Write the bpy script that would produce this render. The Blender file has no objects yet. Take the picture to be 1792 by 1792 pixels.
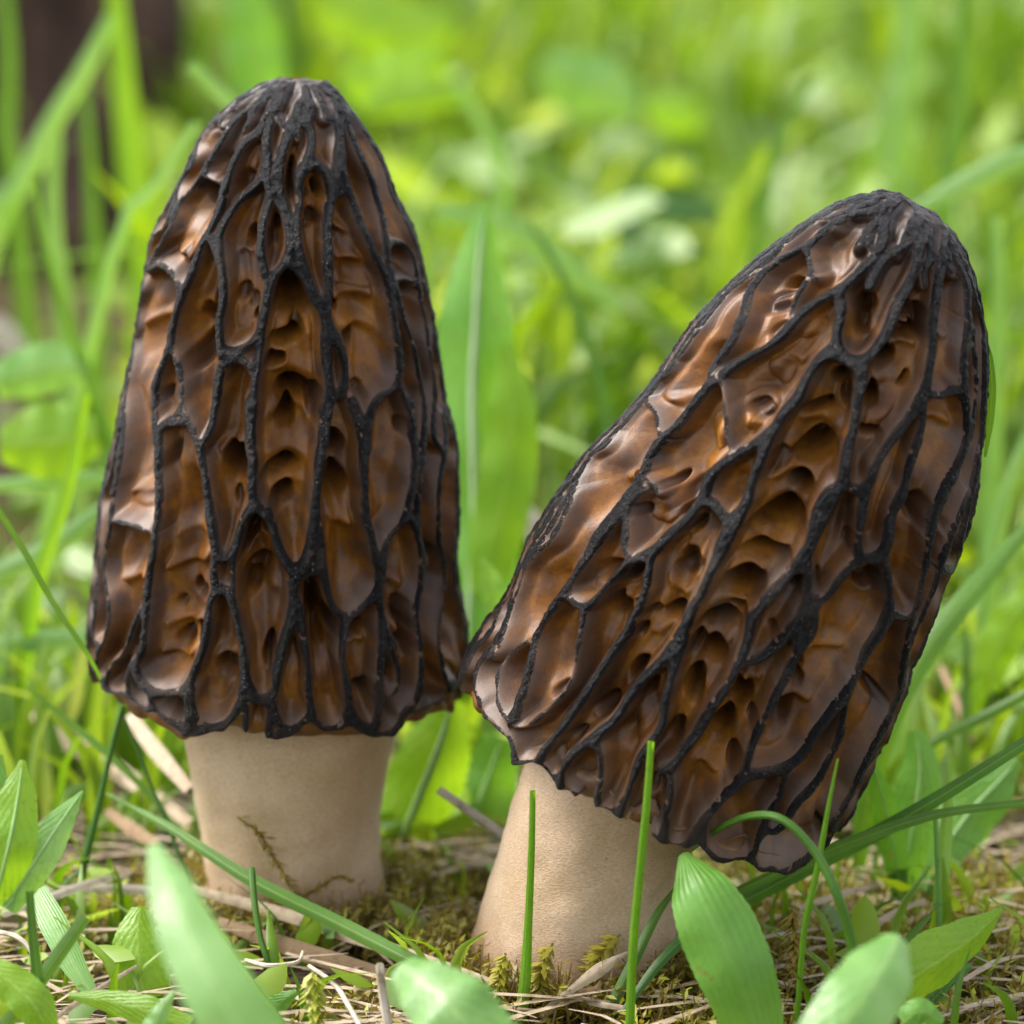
import bpy, math, random
import numpy as np
from mathutils import Vector, Matrix, kdtree
random.seed(7); np.random.seed(7)
R = math.radians
scene = bpy.context.scene
C = scene.collection

# ------------------------------------------------------------------ camera, sky, sun, exposure (1 unit = 1 cm)
scene.unit_settings.system = 'METRIC'; scene.unit_settings.scale_length = 0.01
CAM = np.array([0.0, -34.0, 11.5]); PITCH = R(12.0); TH = 0.1396
cam_d = bpy.data.cameras.new('camera'); cam = bpy.data.objects.new('camera', cam_d); C.objects.link(cam)
cam.location = CAM; cam.rotation_euler = (math.pi/2 - PITCH, 0, 0)
cam_d.sensor_width = 36; cam_d.lens = 18/TH; cam_d.clip_start = 1; cam_d.clip_end = 20000
cam_d.dof.use_dof = True; cam_d.dof.focus_distance = 33.4; cam_d.dof.aperture_fstop = 0.215
scene.camera = cam
SUN_EL, SUN_AZ = R(54), R(-74)
w = bpy.data.worlds.new('World'); scene.world = w; w.use_nodes = True
nt = w.node_tree; nt.nodes.clear()
sky = nt.nodes.new('ShaderNodeTexSky'); sky.sky_type = 'NISHITA'; sky.sun_disc = False
sky.sun_elevation = SUN_EL; sky.sun_rotation = SUN_AZ; sky.dust_density = 3.0; sky.air_density = 1.0
hs = nt.nodes.new('ShaderNodeHueSaturation'); hs.inputs['Saturation'].default_value = 0.35
bg = nt.nodes.new('ShaderNodeBackground'); bg.inputs['Strength'].default_value = 0.15
ow = nt.nodes.new('ShaderNodeOutputWorld')
nt.links.new(sky.outputs[0], hs.inputs['Color']); nt.links.new(hs.outputs[0], bg.inputs[0]); nt.links.new(bg.outputs[0], ow.inputs[0])
sd = bpy.data.lights.new('sun', 'SUN'); sd.energy = 1.8; sd.angle = R(26); sd.color = (1, .96, .9)
sun = bpy.data.objects.new('sun', sd); C.objects.link(sun)
sdir = Vector((math.sin(SUN_AZ)*math.cos(SUN_EL), math.cos(SUN_AZ)*math.cos(SUN_EL), math.sin(SUN_EL)))
sun.rotation_euler = (-sdir).to_track_quat('-Z', 'Y').to_euler(); sun.location = sdir*100
vs = scene.view_settings
vs.view_transform = 'Standard'; vs.look = 'None'; vs.gamma = 1; vs.use_curve_mapping = False; vs.exposure = 1.75
scene.cycles.max_bounces = 8; scene.cycles.transmission_bounces = 6; scene.cycles.transparent_max_bounces = 6

# ------------------------------------------------------------------ photo geometry -> place
VZ = np.array([0, math.cos(PITCH), -math.sin(PITCH)]); VU = np.array([0, math.sin(PITCH), math.cos(PITCH)]); VX = np.array([1., 0, 0])
def ray(px, py):
    return VZ + VX*((px-896)/896*TH) - VU*((py-896)/896*TH)
def at(px, py, Y):
    d = ray(px, py); return CAM + d*((Y-CAM[1])/d[1])
def on_ground(px, py, z=0.0):
    d = ray(px, py); return CAM + d*((z-CAM[2])/d[2])
def cm(wpx, P):
    return wpx*np.dot(np.asarray(P)-CAM, VZ)*TH/896

def catmull(P, n):
    P = np.asarray(P, float); m = len(P)
    if m == 2: return P[0] + (P[1]-P[0])*np.linspace(0, 1, n)[:, None]
    Q = np.vstack([2*P[0]-P[1], P, 2*P[-1]-P[-2]])
    L = np.concatenate([[0], np.cumsum(np.linalg.norm(np.diff(P[:, :2] if P.shape[1] == 2 else P[:, :3], axis=0), axis=1)+1e-9)])
    u = np.interp(np.linspace(0, L[-1], n), L, np.arange(m)); i = np.minimum(u.astype(int), m-2); t = (u-i)[:, None]
    a, b, c, d = Q[i], Q[i+1], Q[i+2], Q[i+3]
    return 0.5*(2*b + (c-a)*t + (2*a-5*b+4*c-d)*t*t + (3*b-a-3*c+d)*t**3)

def vnoise(P, s, seed=0):
    P = np.asarray(P)*s + seed*17.31; i = np.floor(P).astype(np.int64); f = P-i; f = f*f*(3-2*f); o = 0
    for a in (0, 1):
        for b in (0, 1):
            for c in (0, 1):
                h = (i[:, 0]+a)*374761393 + (i[:, 1]+b)*668265263 + (i[:, 2]+c)*2147483647 + seed*1274126177
                h = (h ^ (h >> 13))*1274126177 & 0x7fffffff; h = (h ^ (h >> 16)) & 0xffff
                o = o + h/65535.0*(f[:, 0] if a else 1-f[:, 0])*(f[:, 1] if b else 1-f[:, 1])*(f[:, 2] if c else 1-f[:, 2])
    return o*2-1
def sstep(a, b, x):
    t = np.clip((x-a)/(b-a), 0, 1); return t*t*(3-2*t)

# ------------------------------------------------------------------ object helpers
def tag(o, label=None, cat=None, group=None, kind=None):
    if label: o['label'] = label
    if cat: o['category'] = cat
    if group: o['group'] = group
    if kind: o['kind'] = kind
    return o
def link(name, me, mat, parent=None):
    o = bpy.data.objects.new(name, me); C.objects.link(o)
    if mat: me.materials.append(mat)
    if parent: o.parent = parent
    return o
def mesh_np(name, V, F, attrs=None, uv=None, smooth=True):
    """V (n,3), F (m,3) or (m,4) arrays"""
    V = np.asarray(V, np.float32); F = np.asarray(F, np.int32); k = F.shape[1]
    me = bpy.data.meshes.new(name)
    me.vertices.add(len(V)); me.vertices.foreach_set('co', V.ravel())
    me.loops.add(F.size); me.loops.foreach_set('vertex_index', F.ravel())
    me.polygons.add(len(F)); me.polygons.foreach_set('loop_start', np.arange(0, F.size, k, dtype=np.int32))
    me.update(calc_edges=True)
    me.polygons.foreach_set('use_smooth', np.full(len(F), smooth))
    for n, a in (attrs or {}).items():
        at_ = me.attributes.new(n, 'FLOAT', 'POINT'); at_.data.foreach_set('value', np.asarray(a, np.float32))
    if uv is not None:
        l = me.uv_layers.new(name='UVMap'); l.data.foreach_set('uv', np.asarray(uv, np.float32)[F.ravel()].ravel())
    me.validate(); return me
def grid_faces(nr, nc, wrap=False):
    r = np.arange(nr-1)[:, None]; c = np.arange(nc if wrap else nc-1)[None, :]; c2 = (c+1) % nc
    return np.stack([r*nc+c, r*nc+c2, (r+1)*nc+c2, (r+1)*nc+c], -1).reshape(-1, 4)

# ------------------------------------------------------------------ materials
class NB:
    def __init__(s, name):
        s.m = bpy.data.materials.new(name); s.m.use_nodes = True; s.t = s.m.node_tree; s.t.nodes.clear()
        s.out = s.t.nodes.new('ShaderNodeOutputMaterial')
    def n(s, typ, ins=None, **props):
        nd = s.t.nodes.new('ShaderNode'+typ)
        for k, v in props.items(): setattr(nd, k, v)
        for k, v in (ins or {}).items():
            if isinstance(v, bpy.types.NodeSocket): s.t.links.new(v, nd.inputs[k])
            else: nd.inputs[k].default_value = v
        return nd
    def attr(s, name): return s.n('Attribute', attribute_name=name).outputs['Fac']
    def noise(s, scale, detail=3, vec=None, rough=.55):
        return s.n('TexNoise', {'Scale': scale, 'Detail': detail, 'Roughness': rough, 'Vector': vec or s.n('TexCoord').outputs['Object']}).outputs['Fac']
    def mix(s, f, a, b, mode='MIX'):
        nd = s.t.nodes.new('ShaderNodeMix'); nd.data_type = 'RGBA'; nd.blend_type = mode
        for i, v in ((0, f), (6, a), (7, b)):
            if isinstance(v, bpy.types.NodeSocket): s.t.links.new(v, nd.inputs[i])
            else: nd.inputs[i].default_value = (*v, 1) if isinstance(v, tuple) and len(v) == 3 else v
        return nd.outputs[2]
    def ramp(s, f, stops):
        nd = s.n('ValToRGB', {'Fac': f}); e = nd.color_ramp.elements
        while len(e) < len(stops): e.new(.5)
        for el, (p, c) in zip(e, stops): el.position = p; el.color = (*c, 1) if isinstance(c, tuple) else (c, c, c, 1)
        return nd.outputs['Color']
    def math(s, op, a, b=0.0):
        return s.n('Math', {0: a, 1: b}, operation=op).outputs[0]
    def bump(s, h, strength, dist):
        return s.n('Bump', {'Height': h, 'Strength': strength, 'Distance': dist}).outputs[0]
    def fin(s, sh): s.t.links.new(sh, s.out.inputs[0]); return s.m

def mat_flesh():
    b = NB('morel_flesh')
    wall = b.attr('wall'); hole = b.attr('hole'); pale = b.attr('pale')
    n1 = b.noise(1.6, 4); n2 = b.noise(9, 5)
    floor = b.mix(b.ramp(n1, [(.3, 0.), (.7, 1.)]), (.072, .022, .0015), (.265, .102, .0070))
    floor = b.mix(b.ramp(n2, [(.45, 0.), (.75, .55)]), floor, (.055, .017, .004))
    film = b.ramp(b.noise(2.3, 5, rough=.65), [(.50, 0.), (.66, .75)])
    floor = b.mix(film, floor, (.048, .024, .015))
    rim = b.mix(n2, (.024, .012, .008), (.066, .037, .025))
    col = b.mix(wall, floor, rim)
    col = b.mix(pale, col, (.13, .088, .062))
    col = b.mix(b.math('MULTIPLY', b.attr('apex'), .85), col, (.016, .009, .007))
    vein = b.ramp(b.noise(28, 4), [(.40, .9), (.56, 1.)])
    col = b.mix(1.0, col, vein, 'MULTIPLY')
    col = b.mix(b.math('MULTIPLY', hole, .7), col, (.022, .006, .002))  # shade of the deep holes painted into the flesh colour
    nb = b.bump(b.math('ADD', b.math('MULTIPLY', n2, .6), b.math('MULTIPLY', b.noise(60, 3), .35)), .25, .03)
    p = b.n('BsdfPrincipled', {'Base Color': col, 'Roughness': .46, 'Specular IOR Level': .34, 'Normal': nb,
            'Subsurface Weight': .3, 'Subsurface Radius': (.25, .09, .02), 'Subsurface Scale': .5})
    return b.fin(p.outputs[0])
def mat_ridge():
    b = NB('morel_ridge')
    g = b.noise(30, 5, rough=.7)
    sp = b.n('TexVoronoi', {'Scale': 31, 'Vector': b.n('TexCoord').outputs['Object']})
    dots = b.ramp(sp.outputs['Distance'], [(.08, 1.), (.26, 0.)])
    pick = b.ramp(b.n('SeparateColor', {0: sp.outputs['Color']}).outputs[0], [(.55, 0.), (.62, 1.)])
    speck = b.math('MULTIPLY', b.math('MULTIPLY', dots, pick), b.ramp(b.noise(2.2, 5, rough=.7), [(.46, 0.), (.62, .9)]))
    frost = b.math('MULTIPLY', b.ramp(b.noise(2.7, 5, rough=.7), [(.5, 0.), (.7, .55)]), b.ramp(b.noise(42, 4, rough=.8), [(.52, 0.), (.62, 1.)]))
    col = b.mix(b.ramp(g, [(.4, 0.), (.75, 1.)]), (.0018, .0013, .0016), (.010, .008, .0095))
    col = b.mix(b.attr('pale'), col, (.05, .036, .03))
    col = b.mix(b.math('MULTIPLY', b.attr('edge'), .8), col, (.085, .058, .043))
    col = b.mix(frost, col, (.10, .088, .082))
    col = b.mix(speck, col, (.40, .37, .34))
    h = b.math('ADD', g, b.math('MULTIPLY', b.noise(80, 3), .4))
    p = b.n('BsdfPrincipled', {'Base Color': col, 'Roughness': .42, 'Specular IOR Level': .26, 'Normal': b.bump(b.math('ADD', h, b.math('MULTIPLY', speck, .6)), 1., .07)})
    return b.fin(p.outputs[0])
def mat_stem():
    b = NB('morel_stem'); tc = b.n('TexCoord').outputs['Object']
    mp = b.n('Mapping', {'Vector': tc, 'Scale': (1., 1., 3.2)}).outputs[0]
    n = b.noise(1.1, 4); f = b.noise(30, 4, mp); f2 = b.noise(60, 3)
    col = b.mix(b.ramp(n, [(.3, 0.), (.7, 1.)]), (.45, .315, .185), (.58, .440, .305))
    col = b.mix(b.ramp(f, [(.38, .40), (.58, 0.)]), col, (.24, .14, .06))
    sp = b.n('TexVoronoi', {'Scale': 5, 'Vector': tc}).outputs['Distance']
    col = b.mix(b.ramp(sp, [(.03, .6), (.07, 0.)]), col, (.08, .04, .018))
    hgt = b.n('SeparateXYZ', {0: tc}).outputs[2]
    col = b.mix(b.ramp(b.math('ADD', hgt, b.math('MULTIPLY', n, .5)), [(.2, .85), (.95, 0.)]), col, (.22, .11, .055))
    p = b.n('BsdfPrincipled', {'Base Color': col, 'Roughness': .62, 'Specular IOR Level': .3, 'Normal': b.bump(b.math('ADD', f, b.math('MULTIPLY', f2, .6)), .45, .025),
            'Subsurface Weight': .25, 'Subsurface Radius': (.3, .16, .08), 'Subsurface Scale': .5})
    return b.fin(p.outputs[0])
def mat_leaf(name, ca, cb, trans=.42, rough=.4, spec=.45, kind='blade', tr=None, veins=.25, midk=.5):
    b = NB(name); uv = b.n('TexCoord').outputs['UV']; sx = b.n('SeparateXYZ', {0: uv}); u, v = sx.outputs[0], sx.outputs[1]
    rnd = b.n('ObjectInfo').outputs['Random']
    n = b.noise(1.5, 4); f = b.noise(14, 4)
    col = b.mix(b.ramp(n, [(.3, 0.), (.7, 1.)]), ca, cb)
    au = b.math('ABSOLUTE', b.math('SUBTRACT', u, .5))
    if kind == 'blade':
        st = b.math('SINE', b.math('MULTIPLY', u, 60.))
    else:
        st = b.math('SINE', b.math('ADD', b.math('MULTIPLY', v, 46.), b.math('ADD', b.math('MULTIPLY', au, -40.), b.math('MULTIPLY', f, 7.))))
        cell = b.n('TexVoronoi', {'Scale': 13, 'Vector': b.n('TexCoord').outputs['Object']}, feature='DISTANCE_TO_EDGE').outputs['Distance']
        st = b.math('ADD', b.math('MULTIPLY', st, .55), b.math('SUBTRACT', b.math('MULTIPLY', b.ramp(cell, [(0., 0.), (.12, 1.)]), .6), .3))
    vein = b.ramp(b.math('MULTIPLY', b.math('ADD', st, 1.), .5), [(.1, 0.), (.9, 1.)])
    col = b.mix(b.math('MULTIPLY', vein, veins), col, b.mix(.55, col, (.30, .46, .10)))
    mid = b.ramp(au, [(.012, midk), (.045, 0.)])
    col = b.mix(mid, col, b.mix(.5, col, (.42, .55, .2)))
    col = b.mix(b.ramp(f, [(.55, 0.), (.75, .35)]), col, b.mix(.6, col, (.06, .08, .015)))
    col = b.mix(b.ramp(b.noise(4.5, 5, rough=.7), [(.63, 0.), (.71, .85)]), col, (.16, .12, .025))
    val = b.n('MapRange', {0: rnd, 3: .88, 4: 1.12}).outputs[0]
    col = b.n('HueSaturation', {'Value': val, 'Color': col}).outputs[0]
    tcol = b.mix(1.0, col, tr or (1.95, 1.65, .5), 'MULTIPLY')
    nb = b.bump(b.math('ADD', b.math('MULTIPLY', st, .5), b.math('MULTIPLY', f, 1.1)), .3, .02)
    p = b.n('BsdfPrincipled', {'Base Color': col, 'Roughness': rough, 'Specular IOR Level': spec, 'Normal': nb})
    t = b.n('BsdfTranslucent', {'Color': tcol, 'Normal': nb})
    return b.fin(b.n('MixShader', {0: trans, 1: p.outputs[0], 2: t.outputs[0]}).outputs[0])
def mat_straw(name, ca, cb):
    b = NB(name); uv = b.n('TexCoord').outputs['UV']; u = b.n('SeparateXYZ', {0: uv}).outputs[0]
    n = b.noise(3, 4); st = b.math('SINE', b.math('MULTIPLY', u, 45.))
    col = b.mix(n, ca, cb); col = b.mix(b.ramp(b.noise(9, 4), [(.5, 0.), (.75, .7)]), col, (.13, .075, .035))
    p = b.n('BsdfPrincipled', {'Base Color': col, 'Roughness': .6, 'Specular IOR Level': .3, 'Normal': b.bump(st, .3, .015)})
    t = b.n('BsdfTranslucent', {'Color': col})
    return b.fin(b.n('MixShader', {0: .2, 1: p.outputs[0], 2: t.outputs[0]}).outputs[0])
def mat_stuff_leaf(name, stops, trans=.45, tr=(1.95, 1.65, .5), rough=.45):
    b = NB(name); col = b.ramp(b.attr('tone'), stops)
    col = b.mix(b.math('MULTIPLY', b.noise(3, 3), .4), col, b.mix(1.0, col, (.6, .7, .6), 'MULTIPLY'))
    p = b.n('BsdfPrincipled', {'Base Color': col, 'Roughness': rough, 'Specular IOR Level': .45})
    t = b.n('BsdfTranslucent', {'Color': b.mix(1.0, col, tr, 'MULTIPLY')})
    return b.fin(b.n('MixShader', {0: trans, 1: p.outputs[0], 2: t.outputs[0]}).outputs[0])
def mat_ground():
    b = NB('soil_and_moss'); n = b.noise(.35, 5); n2 = b.noise(3.5, 6, rough=.7); n3 = b.noise(14, 5)
    col = b.ramp(n2, [(.3, (.022, .014, .008)), (.5, (.06, .038, .018)), (.7, (.13, .085, .04))])
    col = b.mix(b.ramp(n, [(.42, 0.), (.6, .8)]), col, b.mix(n3, (.05, .05, .008), (.12, .10, .02)))
    p = b.n('BsdfPrincipled', {'Base Color': col, 'Roughness': .85, 'Specular IOR Level': .2, 'Normal': b.bump(b.math('ADD', n2, n3), 1., .15)})
    return b.fin(p.outputs[0])
def mat_bark():
    b = NB('dark_bark'); tc = b.n('Mapping', {'Vector': b.n('TexCoord').outputs['Object'], 'Scale': (1., 1., .3)}).outputs[0]
    n = b.noise(1.6, 6, tc, .7)
    col = b.ramp(n, [(.3, (.010, .004, .002)), (.5, (.045, .018, .008)), (.7, (.15, .085, .065))])
    p = b.n('BsdfPrincipled', {'Base Color': col, 'Roughness': .85, 'Normal': b.bump(n, 1., .4)})
    return b.fin(p.outputs[0])

M = {}
M['flesh'] = mat_flesh(); M['ridge'] = mat_ridge(); M['stem'] = mat_stem(); M['ground'] = mat_ground(); M['bark'] = mat_bark()
M['green'] = mat_leaf('green_blade', (.050, .145, .012), (.085, .205, .020))
M['dark'] = mat_leaf('dark_blade', (.025, .10, .014), (.05, .15, .02), trans=.3)
M['lime'] = mat_leaf('lime_blade', (.12, .27, .012), (.17, .34, .02), trans=.5)
M['mint'] = mat_leaf('mint_blade', (.13, .29, .07), (.20, .38, .13), rough=.35, spec=.6)
M['leaf'] = mat_leaf('leaf_green', (.075, .22, .025), (.12, .29, .045), kind='leaf')
M['leaf_lime'] = mat_leaf('leaf_lime', (.14, .30, .012), (.21, .38, .025), kind='leaf', trans=.5)
M['leaf_mint'] = mat_leaf('leaf_mint', (.11, .27, .05), (.19, .36, .12), kind='leaf', rough=.35, spec=.6)
M['leaf_dark'] = mat_leaf('leaf_dark', (.035, .13, .012), (.06, .18, .02), kind='leaf', trans=.35)
M['rib_pale'] = mat_leaf('pale_rib', (.42, .55, .32), (.50, .62, .40), trans=.2, veins=.05)
M['leaf_smooth'] = mat_leaf('leaf_smooth', (.085, .225, .025), (.135, .30, .05), kind='blade', veins=.05, midk=.12)
M['rib'] = mat_leaf('leaf_rib', (.22, .40, .12), (.30, .48, .18), trans=.2)
M['straw'] = mat_straw('straw', (.38, .28, .18), (.52, .42, .30))
M['straw_pale'] = mat_straw('bleached_straw', (.45, .38, .28), (.56, .50, .41))
M['straw_brown'] = mat_straw('brown_straw', (.20, .12, .055), (.30, .20, .11))
M['moss'] = mat_stuff_leaf('moss', [(0., (.17, .095, .03)), (.35, (.28, .22, .035)), (.7, (.34, .32, .035)), (1., (.36, .43, .035))], trans=.35, tr=(1.3, 1.3, .6))
M['grass'] = mat_stuff_leaf('meadow_grass', [(0., (.035, .09, .006)), (.3, (.09, .19, .010)), (.6, (.165, .275, .012)), (.8, (.20, .31, .07)), (.92, (.26, .35, .14)), (1., (.38, .31, .2))])
M['cover'] = mat_stuff_leaf('meadow_leaves', [(0., (.035, .10, .006)), (.3, (.11, .22, .010)), (.6, (.225, .34, .010)), (.8, (.22, .34, .09)), (1., (.33, .42, .21))])
M['litter'] = mat_straw('litter_straw', (.27, .19, .11), (.55, .45, .33))

# ------------------------------------------------------------------ ribbons, leaves, tubes
def perp_frame(P, twist=0.0):
    T = np.gradient(P, axis=0); T /= np.linalg.norm(T, axis=1)[:, None]+1e-9
    V = P-CAM; V /= np.linalg.norm(V, axis=1)[:, None]
    S = np.cross(T, V); S /= np.linalg.norm(S, axis=1)[:, None]+1e-9
    for i in range(1, len(S)):
        if np.dot(S[i], S[i-1]) < 0: S[i] *= -1
    N = np.cross(S, T)
    tw = twist(np.linspace(0, 1, len(P)))[:, None] if callable(twist) else twist
    return S*np.cos(tw)+N*np.sin(tw), N*np.cos(tw)-S*np.sin(tw)
def pts3(pts, Y, root):
    P = []
    for p in pts:
        P.append(at(p[0], p[1], p[2] if len(p) > 2 else Y))
    P = np.array(P)
    if root:
        lo = -1 if P[-1, 2] <= P[0, 2] else 0
        if P[lo, 2] > -.05:
            d = P[-1]-P[-2] if lo == -1 else P[0]-P[1]; d = d/np.linalg.norm(d)
            h = P[lo, 2]+.25; q = P[lo]+np.array([np.clip(d[0]*h*.5, -h*.4, h*.4), .02*h, -h])
            P = np.vstack([P, q]) if lo == -1 else np.vstack([q, P])
    return P
def ribbon_mesh(P, W, cols=5, fold=.25, cup=0.0, twist=0.0, wave=0.0, tooth=0.0, n=None, seed=0, Wx=None):
    """P control points (world), W widths (cm) at evenly spread stations (tip and root included)"""
    n = n or max(14, 5*len(P)); Q = catmull(P, n); S, N = perp_frame(Q, twist)
    t = np.linspace(0, 1, n); Wt = np.interp(t, np.linspace(0, 1, len(W)) if Wx is None else Wx, W)
    k = np.ones(3)/3; Wt[1:-1] = np.convolve(Wt, k, 'same')[1:-1]
    u = np.linspace(-1, 1, cols); V = []; UV = []
    rs = np.random.RandomState(seed+5); ph = rs.rand(4)*6.28
    for i in range(n):
        for c in u:
            ww = Wt[i]*.5
            if tooth and abs(c) > .9: ww *= 1+tooth*(((t[i]*n*.5+seed) % 1.0)-.5)
            off = ww*(fold*abs(c) - cup*(1-c*c)) + wave*Wt[i]*abs(c)*math.sin(t[i]*17*(1 if c > 0 else 1.25)+ph[0 if c > 0 else 1])*.5
            V.append(Q[i]+S[i]*c*ww+N[i]*off); UV.append(((c+1)/2, t[i]))
    return mesh_np('ribbon', V, grid_faces(n, cols), uv=UV), Q, N, Wt
def tube_arrays(P, rad, k=7, n=None):
    n = n or max(10, 5*len(P)); Q = catmull(P, n); S, N = perp_frame(Q)
    r = np.interp(np.linspace(0, 1, n), np.linspace(0, 1, len(rad)), rad)
    a = np.arange(k)/k*2*math.pi
    V = (Q[:, None, :]+r[:, None, None]*(S[:, None, :]*np.cos(a)[None, :, None]+N[:, None, :]*np.sin(a)[None, :, None])).reshape(-1, 3)
    UV = np.stack(np.broadcast_arrays((a/6.2832)[None, :], np.linspace(0, 1, n)[:, None]), -1).reshape(-1, 2)
    return V, grid_faces(n, k, True), UV
def wid(P, w, n=None):
    d = [cm(1, p) for p in P]
    x = np.linspace(0, len(P)-1, len(w))
    return [wi*np.interp(xi, np.arange(len(P)), d) for wi, xi in zip(w, x)]

def blade(label, pts, w, mat='green', Y=0, root=True, fold=.35, twist=0.0, group=None, name='grass_blade', cat='grass blade', parent=None, cols=5, wave=0.0, cup=0.0):
    """w = px width list spread along pts"""
    P = pts3(pts, Y, root); W = wid(P, w)
    me, *_ = ribbon_mesh(P, W, cols=cols, fold=fold, twist=twist, wave=wave, cup=cup, seed=len(label))
    o = link(name, me, M[mat], parent)
    if parent is None: tag(o, label, cat, group)
    return o
def stalk(label, pts, w, mat='green', Y=0, root=True, name='grass_blade', cat='grass blade', group=None):
    P = pts3(pts, Y, root); W = [x*.5 for x in wid(P, w)]
    V, F, UV = tube_arrays(P, W, 7, max(24, 6*len(P)))
    o = link(name, mesh_np(name, V, F, uv=UV), M[mat]); return tag(o, label, cat, group)
def leaf(label, pts, w, mat='leaf', Y=0, root=False, fold=.2, cup=.12, twist=0.0, wave=.08, tooth=.05, rib=True, parent=None, name='leaf', cat='leaf', ribw=.06, n=None, ribm='rib'):
    P = pts3(pts, Y, root); W = wid(P, w)
    me, Q, N, Wt = ribbon_mesh(P, W, cols=11, fold=fold, cup=cup, twist=twist, wave=wave, tooth=tooth, n=n or max(28, 8*len(P)), seed=len(label))
    o = link(name, me, M[mat], parent)
    if parent is None: tag(o, label, cat)
    if rib:
        m = len(Q)-3; side = -np.sign(np.sum(N*(Q-CAM), axis=1))[:, None]
        c = Q - N*(Wt*.5*cup)[:, None]
        V, F, UV = tube_arrays(c[2:m], [max(.006, x*ribw*.5) for x in Wt[2:m:3]], 6, m-2)
        link('midrib', mesh_np('midrib', V, F, uv=UV), M[ribm], o)
    return o

# ------------------------------------------------------------------ the morels: silhouettes and ridges traced from the photograph
def T1(L): return [(140+x*.390625, 100+y*.390625) for x, y in L]
def T2(L): return [(140+x*.390625, 700+y*.390625) for x, y in L]
def T3(L): return [(900+x*.47433, 320+y*.47433) for x, y in L]
def T4(L): return [(780+x*.51339, 850+y*.51339) for x, y in L]

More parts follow.
